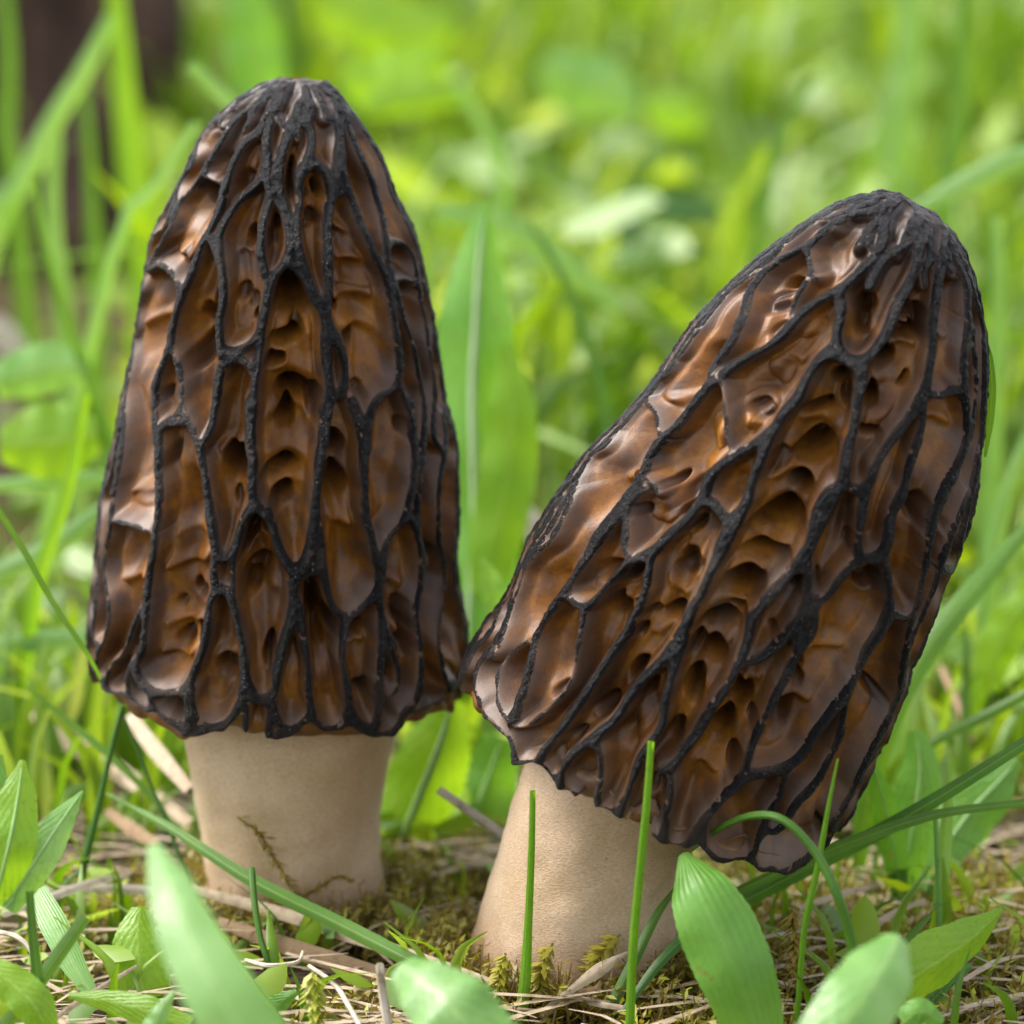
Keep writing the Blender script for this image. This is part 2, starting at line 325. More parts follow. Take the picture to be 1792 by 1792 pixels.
LEFT_RIDGES = [  # (width px, points)
 *[(w_, T1(p)) for w_, p in [
 (16,[(870,120),(780,150),(700,215),(650,265),(600,285),(545,340),(515,400),(505,470),(470,520),(430,600),(410,680),(370,760),(305,830),(285,930),(270,1060),(250,1200),(230,1350),(205,1480),(190,1600),(165,1700),(150,1792)]),
 (15,[(860,160),(800,190),(760,235),(690,270),(650,330),(610,420),(560,490),(540,530),(500,590),(440,640),(410,720),(380,800),(330,880),(295,960)]),
 (13,[(540,530),(590,560),(640,575)]),
 (19,[(900,140),(850,250),(800,350),(740,370),(695,430),(660,510),(640,600),(605,710),(570,780),(545,830),(520,900),(490,970),(460,1050),(430,1130),(405,1220),(395,1300),(350,1400),(330,1480),(320,1570),(335,1680),(345,1792)]),
 (18,[(560,800),(600,850),(620,900),(632,1000),(625,1150),(625,1280),(630,1350),(615,1450),(600,1560),(580,1680),(530,1750)]),
 (20,[(830,380),(838,470),(815,550),(740,600),(680,680),(640,740),(615,820),(618,890)]),
 (26,[(860,230),(835,320),(835,470),(850,570),(868,610)]),
 (17,[(855,590),(830,680),(805,790),(805,900),(815,980),(840,1010)]),
 (19,[(860,600),(890,660),(930,730),(945,840),(930,930),(885,965),(840,1010),(835,1100),(815,1220),(780,1270),(720,1310),(650,1340),(625,1310)]),
 (20,[(810,1240),(800,1330),(790,1400),(780,1500),(765,1600),(755,1700),(755,1792)]),
 (16,[(1000,180),(960,260),(920,350),(890,450),(872,560),(865,600)]),
 (17,[(1040,230),(985,290),(950,330),(918,400),(900,500),(905,620),(930,720),(965,750)]),
 (17,[(1000,300),(1045,340),(1040,420),(990,510),(972,570),(985,640),(970,740)]),
 (20,[(985,640),(978,560),(1010,500),(1060,480),(1110,510),(1132,600)]),
 (17,[(975,740),(980,860),(1000,950),(1030,1040),(1080,1100),(1110,1110)]),
 (20,[(1080,130),(1150,200),(1168,330),(1162,450),(1140,600),(1122,700),(1112,800),(1120,950),(1115,1110),(1120,1200),(1160,1270),(1190,1360),(1192,1450),(1170,1510)]),
 (20,[(930,930),(1000,990),(1040,1060),(1080,1130),(1108,1220),(1110,1330),(1112,1450),(1112,1600),(1085,1792)]),
 (17,[(1115,1560),(1180,1510),(1240,1560),(1270,1650),(1305,1760)]),
 (19,[(1165,330),(1180,430),(1190,520),(1215,600),(1260,740),(1300,830),(1340,920),(1385,1000),(1402,1100),(1418,1200),(1432,1320),(1442,1420),(1420,1490),(1350,1530),(1310,1600),(1300,1720)]),
 (15,[(1125,650),(1160,615),(1205,590)]),
 (16,[(1190,230),(1240,400),(1280,480),(1320,570),(1350,680),(1370,780),(1382,880),(1400,960),(1405,1040)]),
 (17,[(1130,140),(1190,200),(1260,300),(1330,400),(1375,480),(1385,570),(1420,660),(1470,750),(1505,840),(1530,900),(1540,1000),(1570,1100),(1600,1220),(1620,1350),(1630,1480),(1640,1600),(1690,1670),(1720,1760)]),
 (15,[(1385,860),(1430,830),(1470,850),(1500,900),(1512,970),(1522,1030),(1540,1130),(1560,1220),(1570,1320),(1590,1420),(1600,1520),(1590,1650),(1610,1750)]),
 (10,[(1400,1010),(1450,1005),(1515,1010)]),
 (15,[(1430,1060),(1450,1150),(1480,1250),(1510,1340),(1530,1440),(1545,1560),(1552,1660),(1545,1792)]),
 (14,[(1435,1480),(1480,1580),(1500,1680),(1510,1790)]),
 (14,[(295,960),(350,940),(405,975),(425,1040)]),
 (13,[(400,1300),(430,1380),(445,1480),(450,1570),(430,1610),(370,1640),(335,1680)]),
 (16,[(450,1580),(480,1640),(510,1720),(530,1760)]),
 (16,[(630,1400),(660,1368),(710,1360),(760,1388),(785,1440)])]],
 *[(w_, T2(p)) for w_, p in [
 (13,[(180,60),(165,150),(150,260),(120,380),(95,440),(85,560),(80,680),(70,800),(60,950),(50,1080)]),
 (14,[(195,30),(180,200),(160,330),(140,430),(130,560),(110,650),(100,750),(110,850),(120,960),(110,1050),(70,1150),(60,1240)]),
 (13,[(140,545),(230,575),(310,600)]),
 (20,[(345,150),(345,250),(340,330),(350,450),(340,560),(330,680),(300,760),(290,880),(285,1000),(270,1130),(240,1210),(260,1280),(310,1320),(400,1330),(460,1310),(500,1240),(540,1130),(560,1000),(570,920),(600,860),(640,850),(670,880),(690,960),(710,1050),(730,1150),(735,1240),(720,1340)]),
 (13,[(260,950),(220,1040),(190,1130),(130,1200),(100,1290)]),
 (12,[(225,1180),(205,1250),(215,1320)]),
 (16,[(345,150),(400,112),(450,115),(490,125)]),
 (19,[(530,210),(540,280),(555,380),(572,480),(590,580),(600,680),(622,730),(650,730),(680,690),(700,620),(730,540),(775,490)]),
 (15,[(600,700),(595,780),(605,860)]), (15,[(690,690),(682,790),(685,880)]),
 (20,[(755,0),(755,100),(765,200),(770,300),(775,400),(790,480),(840,530),(860,600),(900,690),(930,760),(960,785)]),
 (22,[(1085,200),(1070,330),(1060,450),(1050,570),(1030,680),(1000,760),(960,790),(955,860),(950,950),(930,1040),(900,1150),(880,1230),(860,1340),(810,1370),(760,1330),(735,1260)]),
 (18,[(1110,20),(1095,100),(1082,210)]),
 (16,[(960,880),(990,950),(1000,1050),(1020,1150),(1025,1250),(1020,1340),(1040,1420)]),
 (18,[(1065,520),(1080,680),(1090,790),(1120,900),(1150,960),(1200,990),(1250,970),(1300,900),(1340,870),(1350,800),(1330,700),(1310,600),(1290,500),(1280,400),(1280,300),(1275,200),(1250,100),(1210,20)]),
 (13,[(990,810),(1040,770),(1085,785)]),
 (17,[(1195,990),(1192,1080),(1180,1180),(1190,1280),(1210,1380),(1190,1440)]),
 (17,[(1335,870),(1362,960),(1350,1060),(1360,1150),(1350,1260),(1340,1400),(1340,1470)]),
 (12,[(1355,950),(1390,1070),(1410,1160),(1440,1220),(1420,1330)]),
 (15,[(1490,0),(1502,150),(1510,260),(1490,370),(1478,480),(1440,570),(1390,620),(1372,700),(1358,800)]),
 (15,[(1478,510),(1510,590),(1530,680),(1540,750),(1530,850),(1520,960),(1530,1080),(1540,1200),(1530,1300),(1500,1380),(1450,1420)]),
 (14,[(1550,0),(1550,150),(1540,280),(1522,400),(1522,560),(1540,660),(1570,740)]),
 (13,[(1630,60),(1645,160),(1640,250),(1620,380),(1610,520),(1620,650),(1640,760),(1640,880),(1620,980),(1610,1080),(1630,1180),(1650,1270)]),
 (13,[(1690,130),(1715,210),(1700,290),(1690,350),(1690,480),(1680,600),(1680,750),(1690,850),(1720,950),(1740,1050)]),
 (15,[(500,1300),(505,1390),(540,1460),(600,1500),(650,1480),(700,1400),(722,1340)]),
 (13,[(880,1380),(900,1480),(960,1490),(1010,1440),(1035,1400)]),
 (14,[(1040,1420),(1090,1480),(1150,1490),(1190,1440)]), (14,[(1210,1380),(1250,1460),(1310,1490),(1340,1450)]),
 (14,[(300,1320),(330,1400),(400,1440),(470,1480)]), (16,[(480,1300),(485,1460)]),
 (13,[(100,1290),(150,1325),(215,1330),(275,1400)]),(14,[(470,1470),(540,1500),(640,1512)]),(13,[(840,1520),(900,1527),(965,1500)]),(14,[(1190,1445),(1280,1500),(1350,1535),(1440,1490)]),(12,[(1560,1400),(1640,1340),(1700,1270)]),(14,[(735,1340),(745,1420),(740,1500)]),(14,[(860,1350),(850,1440),(845,1520)]),(12,[(1450,1420),(1520,1410),(1580,1380)])]]]
LEFT_LOW = [*[(w_, T1(p)) for w_, p in [(9,[(1140,920),(1230,930),(1320,930)]),(12,[(1150,1110),(1260,1110),(1380,1090)]),(9,[(260,1195),(330,1180),(400,1185)]),(12,[(480,1180),(540,1140),(610,1110)]),(10,[(250,1480),(330,1470)]),(14,[(840,1240),(920,1210),(1000,1230),(1090,1250)]),(18,[(820,1400),(930,1430),(1000,1480),(1090,1440)]),(12,[(1190,1250),(1300,1240),(1400,1270)]),(12,[(330,900),(400,890),(500,930)]),(10,[(660,900),(720,880),(790,900)]),(9,[(1150,760),(1220,780),(1280,800)]),(10,[(1210,1050),(1290,1080),(1380,1030)])]],
 *[(w_, T2(p)) for w_, p in [(9,[(130,430),(220,440),(320,440)]),(10,[(130,830),(200,825),(280,830)]),(12,[(330,680),(420,630),(560,650)]),(10,[(330,1050),(430,1030),(550,1040)]),(9,[(300,760),(420,790),(580,740)]),(14,[(800,120),(860,80),(960,60),(1060,100)]),(14,[(790,260),(870,300),(980,280),(1060,320)]),(14,[(820,440),(920,430),(1050,420)]),(12,[(1080,560),(1180,580),(1290,600)]),(10,[(1090,170),(1180,180),(1260,220)]),(11,[(700,830),(780,850),(930,900)]),(9,[(540,1200),(620,1170),(720,1180)]),(10,[(310,1180),(400,1200),(490,1180)]),(10,[(1210,1130),(1280,1110),(1350,1120)]),(10,[(1370,860),(1450,850),(1520,880)]),(10,[(1370,1060),(1450,1050),(1530,1060)]),(9,[(590,260),(660,230),(750,220)])]]]
LEFT_HOLES = [*[(T1([(x,y)])[0], a*.39, b_*.39, d) for x,y,a,b_,d in [(910,1305,85,50,.20),(945,1560,95,55,.22),(920,1680,55,65,.24),(950,1110,100,90,.22),(860,1395,60,35,.14),(740,830,40,70,.10),(870,760,25,50,.1),(960,560,25,90,.1),(1180,1170,40,40,.10),(1250,1330,60,60,.08)]],
 *[(T2([(x,y)])[0], a*.39, b_*.39, d) for x,y,a,b_,d in [(890,375,85,40,.2),(905,500,60,50,.18),(1165,430,65,80,.16),(1160,240,60,70,.14),(670,330,75,90,.16),(830,600,60,60,.12),(780,850,70,70,.1),(1050,960,50,90,.14),(1090,1100,40,90,.12),(860,1180,40,80,.12),(640,1260,70,60,.08),(1260,1050,60,60,.08),(1470,1240,40,70,.1),(400,1150,70,60,.06)]]]
RIGHT_RIDGES = [*[(w_, T3(p)) for w_, p in [
 (20,[(1330,42),(1180,85),(1060,165),(960,225),(860,300),(740,400),(640,510),(570,590),(520,700),(480,770),(400,850),(310,930),(270,1000),(230,1100),(180,1180),(110,1300),(30,1420)]),
 (20,[(1420,60),(1340,100),(1270,112),(1180,145),(1100,210),(1050,240),(980,280),(910,330),(860,390),(840,450),(825,520),(790,600),(745,660),(720,705)]),
 (14,[(880,330),(790,400),(700,510),(640,590),(600,650)]),
 (16,[(1065,240),(1085,290),(1085,340),(1110,355)]), (9,[(1085,345),(1055,390),(1040,430),(1015,490)]),
 (26,[(1400,70),(1360,120),(1370,180),(1350,230),(1310,290),(1260,340),(1210,385),(1130,430),(1060,480),(1000,540),(940,600),(870,640),(790,690),(730,730),(670,800),(600,880),(540,950),(490,1000),(470,1060),(440,1120),(380,1190),(320,1270),(260,1370),(225,1434)]),
 (22,[(1500,110),(1480,170),(1450,220),(1380,270),(1330,330),(1310,390)]),
 (28,[(1530,170),(1490,240),(1480,310),(1460,380),(1420,450),(1380,540),(1330,620),(1285,670),(1230,650),(1190,610),(1190,540),(1200,460),(1180,400)]),
 (24,[(1190,600),(1130,640),(1090,700),(1060,770),(1000,840),(950,910),(880,960),(800,1020),(730,1070),(700,1120),(690,1170),(650,1220),(590,1280),(530,1340),(470,1380),(410,1400)]),
 (22,[(960,890),(920,980),(890,1060),(860,1150),(830,1220),(790,1310),(745,1410)]),
 (22,[(1130,645),(1180,640),(1240,665),(1280,720)]),
 (30,[(1290,660),(1280,760),(1260,860),(1240,950),(1220,1050),(1205,1120),(1165,1200),(1120,1280),(1090,1360),(1060,1434)]),
 (10,[(760,740),(770,800),(775,900),(780,960)]), (12,[(500,820),(515,870),(530,920)]), (10,[(480,1090),(520,1150)]),
 (12,[(425,1150),(400,1250),(400,1350),(420,1395)]),
 (17,[(690,1165),(740,1190),(770,1250),(800,1290)]),
 (34,[(1560,130),(1590,200),(1580,300),(1560,420),(1550,530)]),
 (24,[(1550,530),(1545,620),(1530,720),(1510,800),(1470,860),(1420,920),(1370,990),(1330,1070),(1310,1130),(1250,1140),(1215,1100)]),
 (22,[(1450,50),(1530,120),(1600,190),(1650,280),(1690,380),(1720,480),(1735,560),(1742,680),(1738,800),(1728,950),(1708,1080),(1680,1200),(1650,1330),(1620,1434)]),
 (24,[(1600,210),(1650,320),(1680,420),(1680,540),(1670,640),(1660,730),(1672,810),(1682,900),(1660,1000),(1620,1100),(1570,1200),(1540,1300),(1525,1434)]),
 (18,[(1520,780),(1580,790),(1655,775)]),
 (18,[(1510,800),(1515,880),(1490,960),(1460,1060),(1430,1160),(1400,1250),(1385,1350),(1350,1400),(1300,1405),(1272,1390),(1280,1250),(1300,1140)]),
 (13,[(1690,520),(1708,700),(1700,850),(1690,960)]),
 (20,[(1300,40),(1380,50),(1460,70),(1540,150),(1500,190)])]],
 *[(w_, T4(p)) for w_, p in [
 (14,[(400,30),(330,150),(270,230),(230,330),(210,430),(170,520),(110,600),(90,680),(110,750)]),
 (13,[(440,10),(400,100),(350,190),(280,260),(250,340),(220,420),(190,500),(150,590)]),
 (20,[(650,20),(560,130),(500,220),(440,300),(390,370),(330,460),(300,520),(280,600),(260,700),(230,790)]),
 (11,[(290,520),(210,580),(165,650),(170,740),(210,800),(250,830),(310,800),(370,740),(420,660),(440,570),(440,540)]),
 (18,[(390,370),(430,400),(460,420),(510,380),(560,320),(620,260),(700,220),(780,160),(840,90),(880,40)]),
 (13,[(460,430),(450,500),(440,550)]), (11,[(610,80),(610,180),(622,240)]),
 (19,[(695,240),(680,340),(650,430),(620,490),(570,560),(510,650),(450,740),(400,820),(340,890),(310,940)]),
 (22,[(1040,40),(960,140),(930,230),(890,320),(850,400),(810,480),(770,560),(710,620),(640,700),(580,790),(520,850),(460,890),(400,960)]),
 (17,[(890,60),(930,90),(955,135)]),
 (19,[(810,490),(790,560),(770,640),(750,740),(730,820),(700,880),(650,960),(620,1050),(580,1150)]),
 (27,[(1310,20),(1260,100),(1240,200),(1180,300),(1110,380),(1050,450),(1030,530),(1000,610),(960,690),(890,790),(850,860),(800,930),(760,980),(720,980)]),
 (20,[(1010,620),(1090,590),(1150,540),(1190,480),(1225,420),(1290,400),(1350,320),(1410,260),(1480,250),(1510,200),(1520,120),(1550,30)]),
 (18,[(1240,200),(1240,320),(1230,400),(1210,500),(1200,570)]), (15,[(1410,60),(1410,150),(1400,250)]),
 (20,[(1255,420),(1260,500),(1205,570),(1170,640),(1120,740),(1080,830),(1040,900),(1020,990),(1000,1030)]),
 (30,[(1500,250),(1515,330),(1520,420),(1490,500),(1440,570),(1400,660),(1350,740),(1280,830),(1220,930),(1170,970),(1120,990),(1040,1000)]),
 (17,[(1700,50),(1660,150),(1640,260),(1620,370),(1600,450),(1540,460),(1510,440)]),
 (18,[(1600,450),(1580,520),(1560,640),(1540,740),(1490,850),(1440,960),(1370,1080),(1310,1180)]),
 (17,[(1390,660),(1370,750),(1340,880),(1290,970),(1250,1040),(1180,1120),(1130,1200)]),
 (18,[(1160,970),(1150,1050),(1110,1120),(1070,1200),(1050,1270)]), (17,[(1000,1030),(940,1080),(870,1160),(830,1220)]),
 (18,[(760,980),(770,1050),(750,1130),(740,1220),(790,1240),(830,1220)]), (17,[(460,890),(510,890),(520,970),(510,1060),(500,1130)]),
 (16,[(1790,20),(1740,150),(1690,290),(1640,430),(1580,560),(1560,700),(1480,860),(1400,1020),(1320,1190),(1250,1280),(1100,1320)]),
 (13,[(100,750),(160,820),(220,870),(230,930)]),(14,[(230,930),(310,965),(390,1020),(440,1060)]),(13,[(500,1130),(560,1165),(610,1170)]),(14,[(690,1200),(720,1235),(790,1252)]),(14,[(960,1290),(1050,1312),(1130,1312),(1230,1275)]),(14,[(400,960),(385,1000),(380,1030)]),(15,[(870,1165),(890,1240),(960,1290)]),(13,[(560,1150),(590,1100),(620,1050)])]]]
RIGHT_LOW = [*[(w_, T3(p)) for w_, p in [(12,[(950,600),(980,640),(1020,660)]),(14,[(1400,600),(1460,590),(1520,610)]),(14,[(1300,770),(1400,760),(1500,740)]),(12,[(1300,900),(1360,880),(1450,850)]),(10,[(900,440),(960,420),(1030,430)]),(14,[(1050,900),(1130,930),(1220,940)]),(14,[(920,1110),(1000,1090),(1090,1130)]),(12,[(860,1220),(950,1200),(1080,1230)]),(12,[(1400,500),(1460,540),(1540,540)]),(10,[(1590,600),(1620,590),(1660,600)]),(10,[(790,950),(830,890),(900,860)]),(12,[(500,820),(600,780),(690,770)]),(12,[(300,1100),(380,1060),(460,1040)]),(10,[(1540,960),(1600,930),(1670,930)])]],
 *[(w_, T4(p)) for w_, p in [(14,[(1000,230),(1090,240),(1190,260)]),(14,[(920,310),(1000,310),(1100,340)]),(14,[(870,450),(950,440),(1040,450)]),(12,[(850,560),(920,570),(1000,560)]),(12,[(690,520),(740,500),(810,500)]),(10,[(480,800),(530,830),(600,770)]),(11,[(900,740),(980,720),(1060,720)]),(10,[(700,260),(760,400),(850,380)]),(11,[(1100,800),(1200,790),(1290,800)]),(10,[(1250,600),(1330,620),(1420,600)]),(10,[(530,420),(570,400),(650,410)]),(10,[(800,900),(860,880),(950,900)]),(10,[(860,1010),(950,1040),(1030,1050)])]]]
RIGHT_HOLES = [*[(T3([(x,y)])[0], a*.474, b_*.474, d) for x,y,a,b_,d in [(1370,680,60,48,.24),(1195,745,55,50,.18),(1090,1030,100,55,.22),(1030,1165,55,36,.2),(960,1290,120,55,.22),(1450,470,40,42,.2),(1325,830,42,34,.16),(1450,570,60,26,.14),(1310,950,55,22,.16),(1090,870,60,30,.12),(1600,640,30,60,.1),(1270,500,30,80,.1),(1480,1060,30,40,.1),(940,700,75,70,-.10),(860,850,75,85,-.10),(700,920,70,90,-.10),(500,1210,75,90,-.10),(1060,540,60,50,-.06)]],
 *[(T4([(x,y)])[0], a*.513, b_*.513, d) for x,y,a,b_,d in [(1090,275,85,32,.2),(990,385,76,62,.24),(900,620,58,46,.24),(828,740,36,72,.2),(560,490,36,62,.16),(990,785,60,46,.14),(640,690,60,70,.14),(930,515,85,26,.18),(750,465,45,22,.12),(1200,705,60,42,.12),(915,900,55,50,.14),(770,890,45,40,.1),(510,790,45,40,.1),(850,240,60,130,-.07),(1000,470,60,30,.1),(650,850,40,80,-.05),(1460,660,60,40,.1)]]]

def make_cap(root, Lsil, Rsil, Bpx, Tpx, Yb, Yt, ridges, low, holes, depth, seed):
    B = at(*Bpx, Yb); Tp = at(*Tpx, Yt); A = Tp-B; Lg = np.linalg.norm(A); A /= Lg
    X = np.array([1., 0, 0]); X -= A*np.dot(X, A); X /= np.linalg.norm(X); F = np.cross(X, A)  # towards the camera
    if F[1] > 0: F = -F
    def plane(px, py):
        d = ray(px, py); k = np.dot(B-CAM, F)/np.dot(d, F); P = CAM+d*k-B; return np.dot(P, A), np.dot(P, X), d
    def prof(sil):
        sd = np.array([plane(*p)[:2] for p in sil]); u = np.sqrt(np.clip(1-sd[:, 0]/Lg, 0, 2)); o = np.argsort(u); return u[o], sd[o, 1]
    uL, dL = prof(Lsil+[Tpx]); uR, dR = prof(Rsil+[Tpx])
    ug = np.linspace(0, 1.0, 400); ker = np.hanning(25); ker /= ker.sum()
    def smooth(u, d):
        y = np.interp(ug, u, d); y2 = np.convolve(np.pad(y, 12, 'edge'), ker, 'valid'); f = np.clip(ug/.12, 0, 1); return y*(1-f)+y2*f
    gl, gr = smooth(uL, dL), smooth(uR, dR)
    # profile: underside -> rim -> tip
    u = ug[::-1]; s_ = Lg*(1-u*u); off = ((gl+gr)/2)[::-1]; r_ = ((gr-gl)/2)[::-1]; r_[-1] = 0
    r0, o0 = r_[0], off[0]
    ps = np.concatenate([[.62, .44, .26, .10, .01, -.04], s_]); pr = np.concatenate([[r0*.45, r0*.52, r0*.62, r0*.74, r0*.86, r0*.955], r_])
    po = np.concatenate([[o0]*6, off])
    al = np.concatenate([[0], np.cumsum(np.hypot(np.diff(ps), np.diff(pr)))]); rim_t = al[5]/al[-1]
    NS, NF, NBK = 560, 620, 170
    a = np.linspace(0, al[-1], NS); s, r, o = np.interp(a, al, ps), np.interp(a, al, pr), np.interp(a, al, po)
    kk = np.hanning(11); kk /= kk.sum()
    sm = lambda y: np.concatenate([y[:5], np.convolve(y, kk, 'valid'), y[-5:]])
    s, r, o = sm(s), np.maximum(sm(r), 1e-4), sm(o)
    th = np.linspace(-math.pi/2, math.pi/2, NF)
    def surf(s, r, o, th):
        return B + A*s[:, None, None] + X*(o[:, None]+r[:, None]*np.sin(th)[None, :])[..., None] + F*(r[:, None]*np.cos(th)[None, :])[..., None]
    P = surf(s, r, o, th)
    ds = np.gradient(s); dr = np.gradient(r); ln = np.hypot(ds, dr)+1e-9
    nA, nR = -dr/ln, ds/ln
    Nn = A*nA[:, None, None] + nR[:, None, None]*(X*np.sin(th)[None, :, None] + F*np.cos(th)[None, :, None])
    # pixel -> point of the envelope
    sp_, rp_, op_ = s_[::-1], r_[::-1], off[::-1]
    o_s = np.argsort(s_); S_, Ro_, Oo_ = s_[o_s], r_[o_s], off[o_s]
    def hit(px, py):
        s0, d0, dv = plane(px, py); dv = dv/np.linalg.norm(dv); k = 0.; P0 = B+A*s0+X*d0
        for _ in range(24):
            Q = P0-dv*k-B; ss = np.clip(np.dot(Q, A), 0., Lg*.999); dd = np.dot(Q, X); rr = np.interp(ss, S_, Ro_); oo = np.interp(ss, S_, Oo_)
            q = np.clip((dd-oo)/max(rr, .02), -.997, .997); f = rr*math.sqrt(1-q*q); k = .6*k + .4*f/(-np.dot(dv, F))
        return B+A*ss+X*(oo+rr*q)+F*f
    def tree(lines, crown=False):
        pts = []; ws = []
        for w_, pl in lines:
            H = np.array([hit(*p) for p in catmull(np.array(pl), len(pl)*3)]); W_ = cm(w_, H[0])
            L = np.linalg.norm(np.diff(H, axis=0), axis=1).sum(); H = catmull(H, max(8, int(L/.018))); Hp = np.pad(H, ((6, 6), (0, 0)), 'edge'); Hs = np.stack([np.convolve(Hp[:, i], np.ones(13)/13, 'valid') for i in range(3)], 1); H[6:-6] = Hs[6:-6]
            pts.append(H); ws.append(np.full(len(H), W_*.5))
        if crown:
            rc = np.random.RandomState(seed+30)
            for th0 in np.linspace(-1.4, 1.4, 8):
                th0 += rc.uniform(-.1, .1); s0 = Lg-rc.uniform(.3, .6); sv = np.linspace(s0, Lg-.10, 40); tw = th0+np.cumsum(rc.normal(0, .012, 40))
                rr = np.interp(sv, S_, Ro_); oo = np.interp(sv, S_, Oo_)
                pts.append(B+A*sv[:, None]+X*(oo+rr*np.sin(tw))[:, None]+F*(rr*np.cos(tw))[:, None]); ws.append(np.linspace(.010, .024, 40))
            for sg in (-1, 1):
                sv = np.linspace(.12, Lg-.15, 400); tw = sg*(1.50+.045*np.sin(sv*6+seed+sg)+.03*np.sin(sv*15)); rr = np.interp(sv, S_, Ro_); oo = np.interp(sv, S_, Oo_)
                pts.append(B+A*sv[:, None]+X*(oo+rr*np.sin(tw))[:, None]+F*(rr*np.cos(tw))[:, None]); ws.append(.030+.012*np.sin(sv*4))
            for dz, f in ((.40, .026),):
                tv = np.linspace(-1.5, 1.5, 90); sv = Lg-dz-.06*np.sin(tv*5+seed)-.05*np.sin(tv*11); rr = np.interp(sv, S_, Ro_); oo = np.interp(sv, S_, Oo_); k = (np.sin(tv*7+seed*2) > -.1) | (dz < .2)
                Q = B+A*sv[:, None]+X*(oo+rr*np.sin(tv))[:, None]+F*(rr*np.cos(tv))[:, None]; pts.append(Q[k]); ws.append(np.full(k.sum(), f*.8))
        pts = np.vstack(pts); ws = np.concatenate(ws); kd = kdtree.KDTree(len(pts))
        for i, p in enumerate(pts): kd.insert(p, i)
        kd.balance(); return kd, ws
    def join(lines):
        dense = [catmull(np.array(pl, float), len(pl)*8) for _, pl in lines]; out = []
        for i, (w_, pl) in enumerate(lines):
            pl = [tuple(p) for p in pl]
            oth = np.vstack([d for j, d in enumerate(dense) if j != i])
            for e in (0, -1):
                q = oth-np.array(pl[e]); dd = np.hypot(q[:, 0], q[:, 1]); m = dd.argmin()
                if 2 < dd[m] < 30: pl = [tuple(oth[m])]+pl if e == 0 else pl+[tuple(oth[m])]
            out.append((min(w_, 23)*.64, pl))
        return out
    kd, ws = tree(join(ridges), True); kd2, ws2 = tree(low)
    Pf = P.reshape(-1, 3); n = len(Pf)
    Dw = np.empty(n); hw = np.empty(n); D2 = np.empty(n)
    Pw = Pf + .022*np.stack([vnoise(Pf, 5, 1), vnoise(Pf, 5, 2), vnoise(Pf, 5, 3)], 1)
    for i, p in enumerate(Pw.tolist()):
        c = kd.find(p); Dw[i] = c[2]; hw[i] = ws[c[1]]
        c = kd2.find(p); D2[i] = c[2]/ws2[c[1]]
    hw = hw*(1+.25*vnoise(Pf, 3.0, 4)+.07*vnoise(Pf, 12, 5))
    # the apex: ridges merge into a black crown
    tt = np.repeat(np.linspace(0, 1, NS), NF); sA = np.repeat(s, NF)
    apex = sstep(.60, .02, (Lg-sA)); Dw = Dw - apex*.03*np.abs(vnoise(Pf, 6, 8))
    Dw = np.maximum(Dw, 0)
    def blur(f, sg):
        g = np.exp(-.5*(np.arange(-3*sg, 3*sg+1)/sg)**2); g /= g.sum(); f = np.pad(f.reshape(NS, NF), 3*sg, 'edge')
        f = sum(g[i]*f[i:i+NS] for i in range(len(g))); return sum(g[i]*f[:, i:i+NF] for i in range(len(g))).ravel()
    Dw = np.minimum(np.maximum(blur(Dw, 3)-.014, 0), Dw*1.0+.004); x = Dw-.5*hw
    under = sstep(rim_t+.012, rim_t-.02, tt)
    rad = np.repeat(r, NF); dmax = depth*np.clip(rad/1.0, .25, 1)*(1-.85*under)
    edge = np.abs(np.sin(np.tile(th, NS))); dmax = dmax*(1-.6*sstep(.93, .998, edge))
    Hh = -dmax*(.60*sstep(-.006, .075, x) + .40*sstep(.02, .30, x))
    inside = sstep(.02, .14, x)
    Hh += apex*(.035*vnoise(Pf, 8, 24)+.02*vnoise(Pf, 17, 25))
    wav = vnoise(Pf, 1.9, 6)*.115 + vnoise(Pf, 4.2, 7)*.045 + .02*(.3-np.abs(vnoise(Pf, 2.6, 16)))
    Hh += inside*wav*(1-under)
    Hh += inside*.075*np.exp(-(D2/2.4)**2)*(1-under)
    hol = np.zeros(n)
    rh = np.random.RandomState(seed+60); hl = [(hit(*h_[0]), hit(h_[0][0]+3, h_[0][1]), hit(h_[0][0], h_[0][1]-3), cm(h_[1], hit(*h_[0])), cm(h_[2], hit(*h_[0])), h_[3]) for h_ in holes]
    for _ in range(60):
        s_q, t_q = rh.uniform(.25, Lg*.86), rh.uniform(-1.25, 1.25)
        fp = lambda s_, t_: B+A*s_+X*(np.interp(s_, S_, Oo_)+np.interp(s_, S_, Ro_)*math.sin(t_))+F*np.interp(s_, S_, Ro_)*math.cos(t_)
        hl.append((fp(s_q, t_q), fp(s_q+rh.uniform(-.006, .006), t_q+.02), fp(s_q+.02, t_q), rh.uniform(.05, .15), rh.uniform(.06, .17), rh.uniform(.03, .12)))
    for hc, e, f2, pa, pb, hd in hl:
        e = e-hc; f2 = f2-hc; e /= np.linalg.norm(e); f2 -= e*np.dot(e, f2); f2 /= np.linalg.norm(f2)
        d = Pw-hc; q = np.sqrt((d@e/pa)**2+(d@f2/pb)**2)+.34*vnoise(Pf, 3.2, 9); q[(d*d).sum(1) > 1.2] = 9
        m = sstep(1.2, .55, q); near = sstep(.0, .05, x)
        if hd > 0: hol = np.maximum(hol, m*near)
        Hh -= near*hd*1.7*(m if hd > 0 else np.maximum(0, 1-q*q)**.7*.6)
    Hh = Hh.reshape(NS, NF)
    for _ in range(1):
        Hh[1:-1, 1:-1] = (Hh[1:-1, 1:-1]*2+Hh[:-2, 1:-1]+Hh[2:, 1:-1]+Hh[1:-1, :-2]+Hh[1:-1, 2:])/6
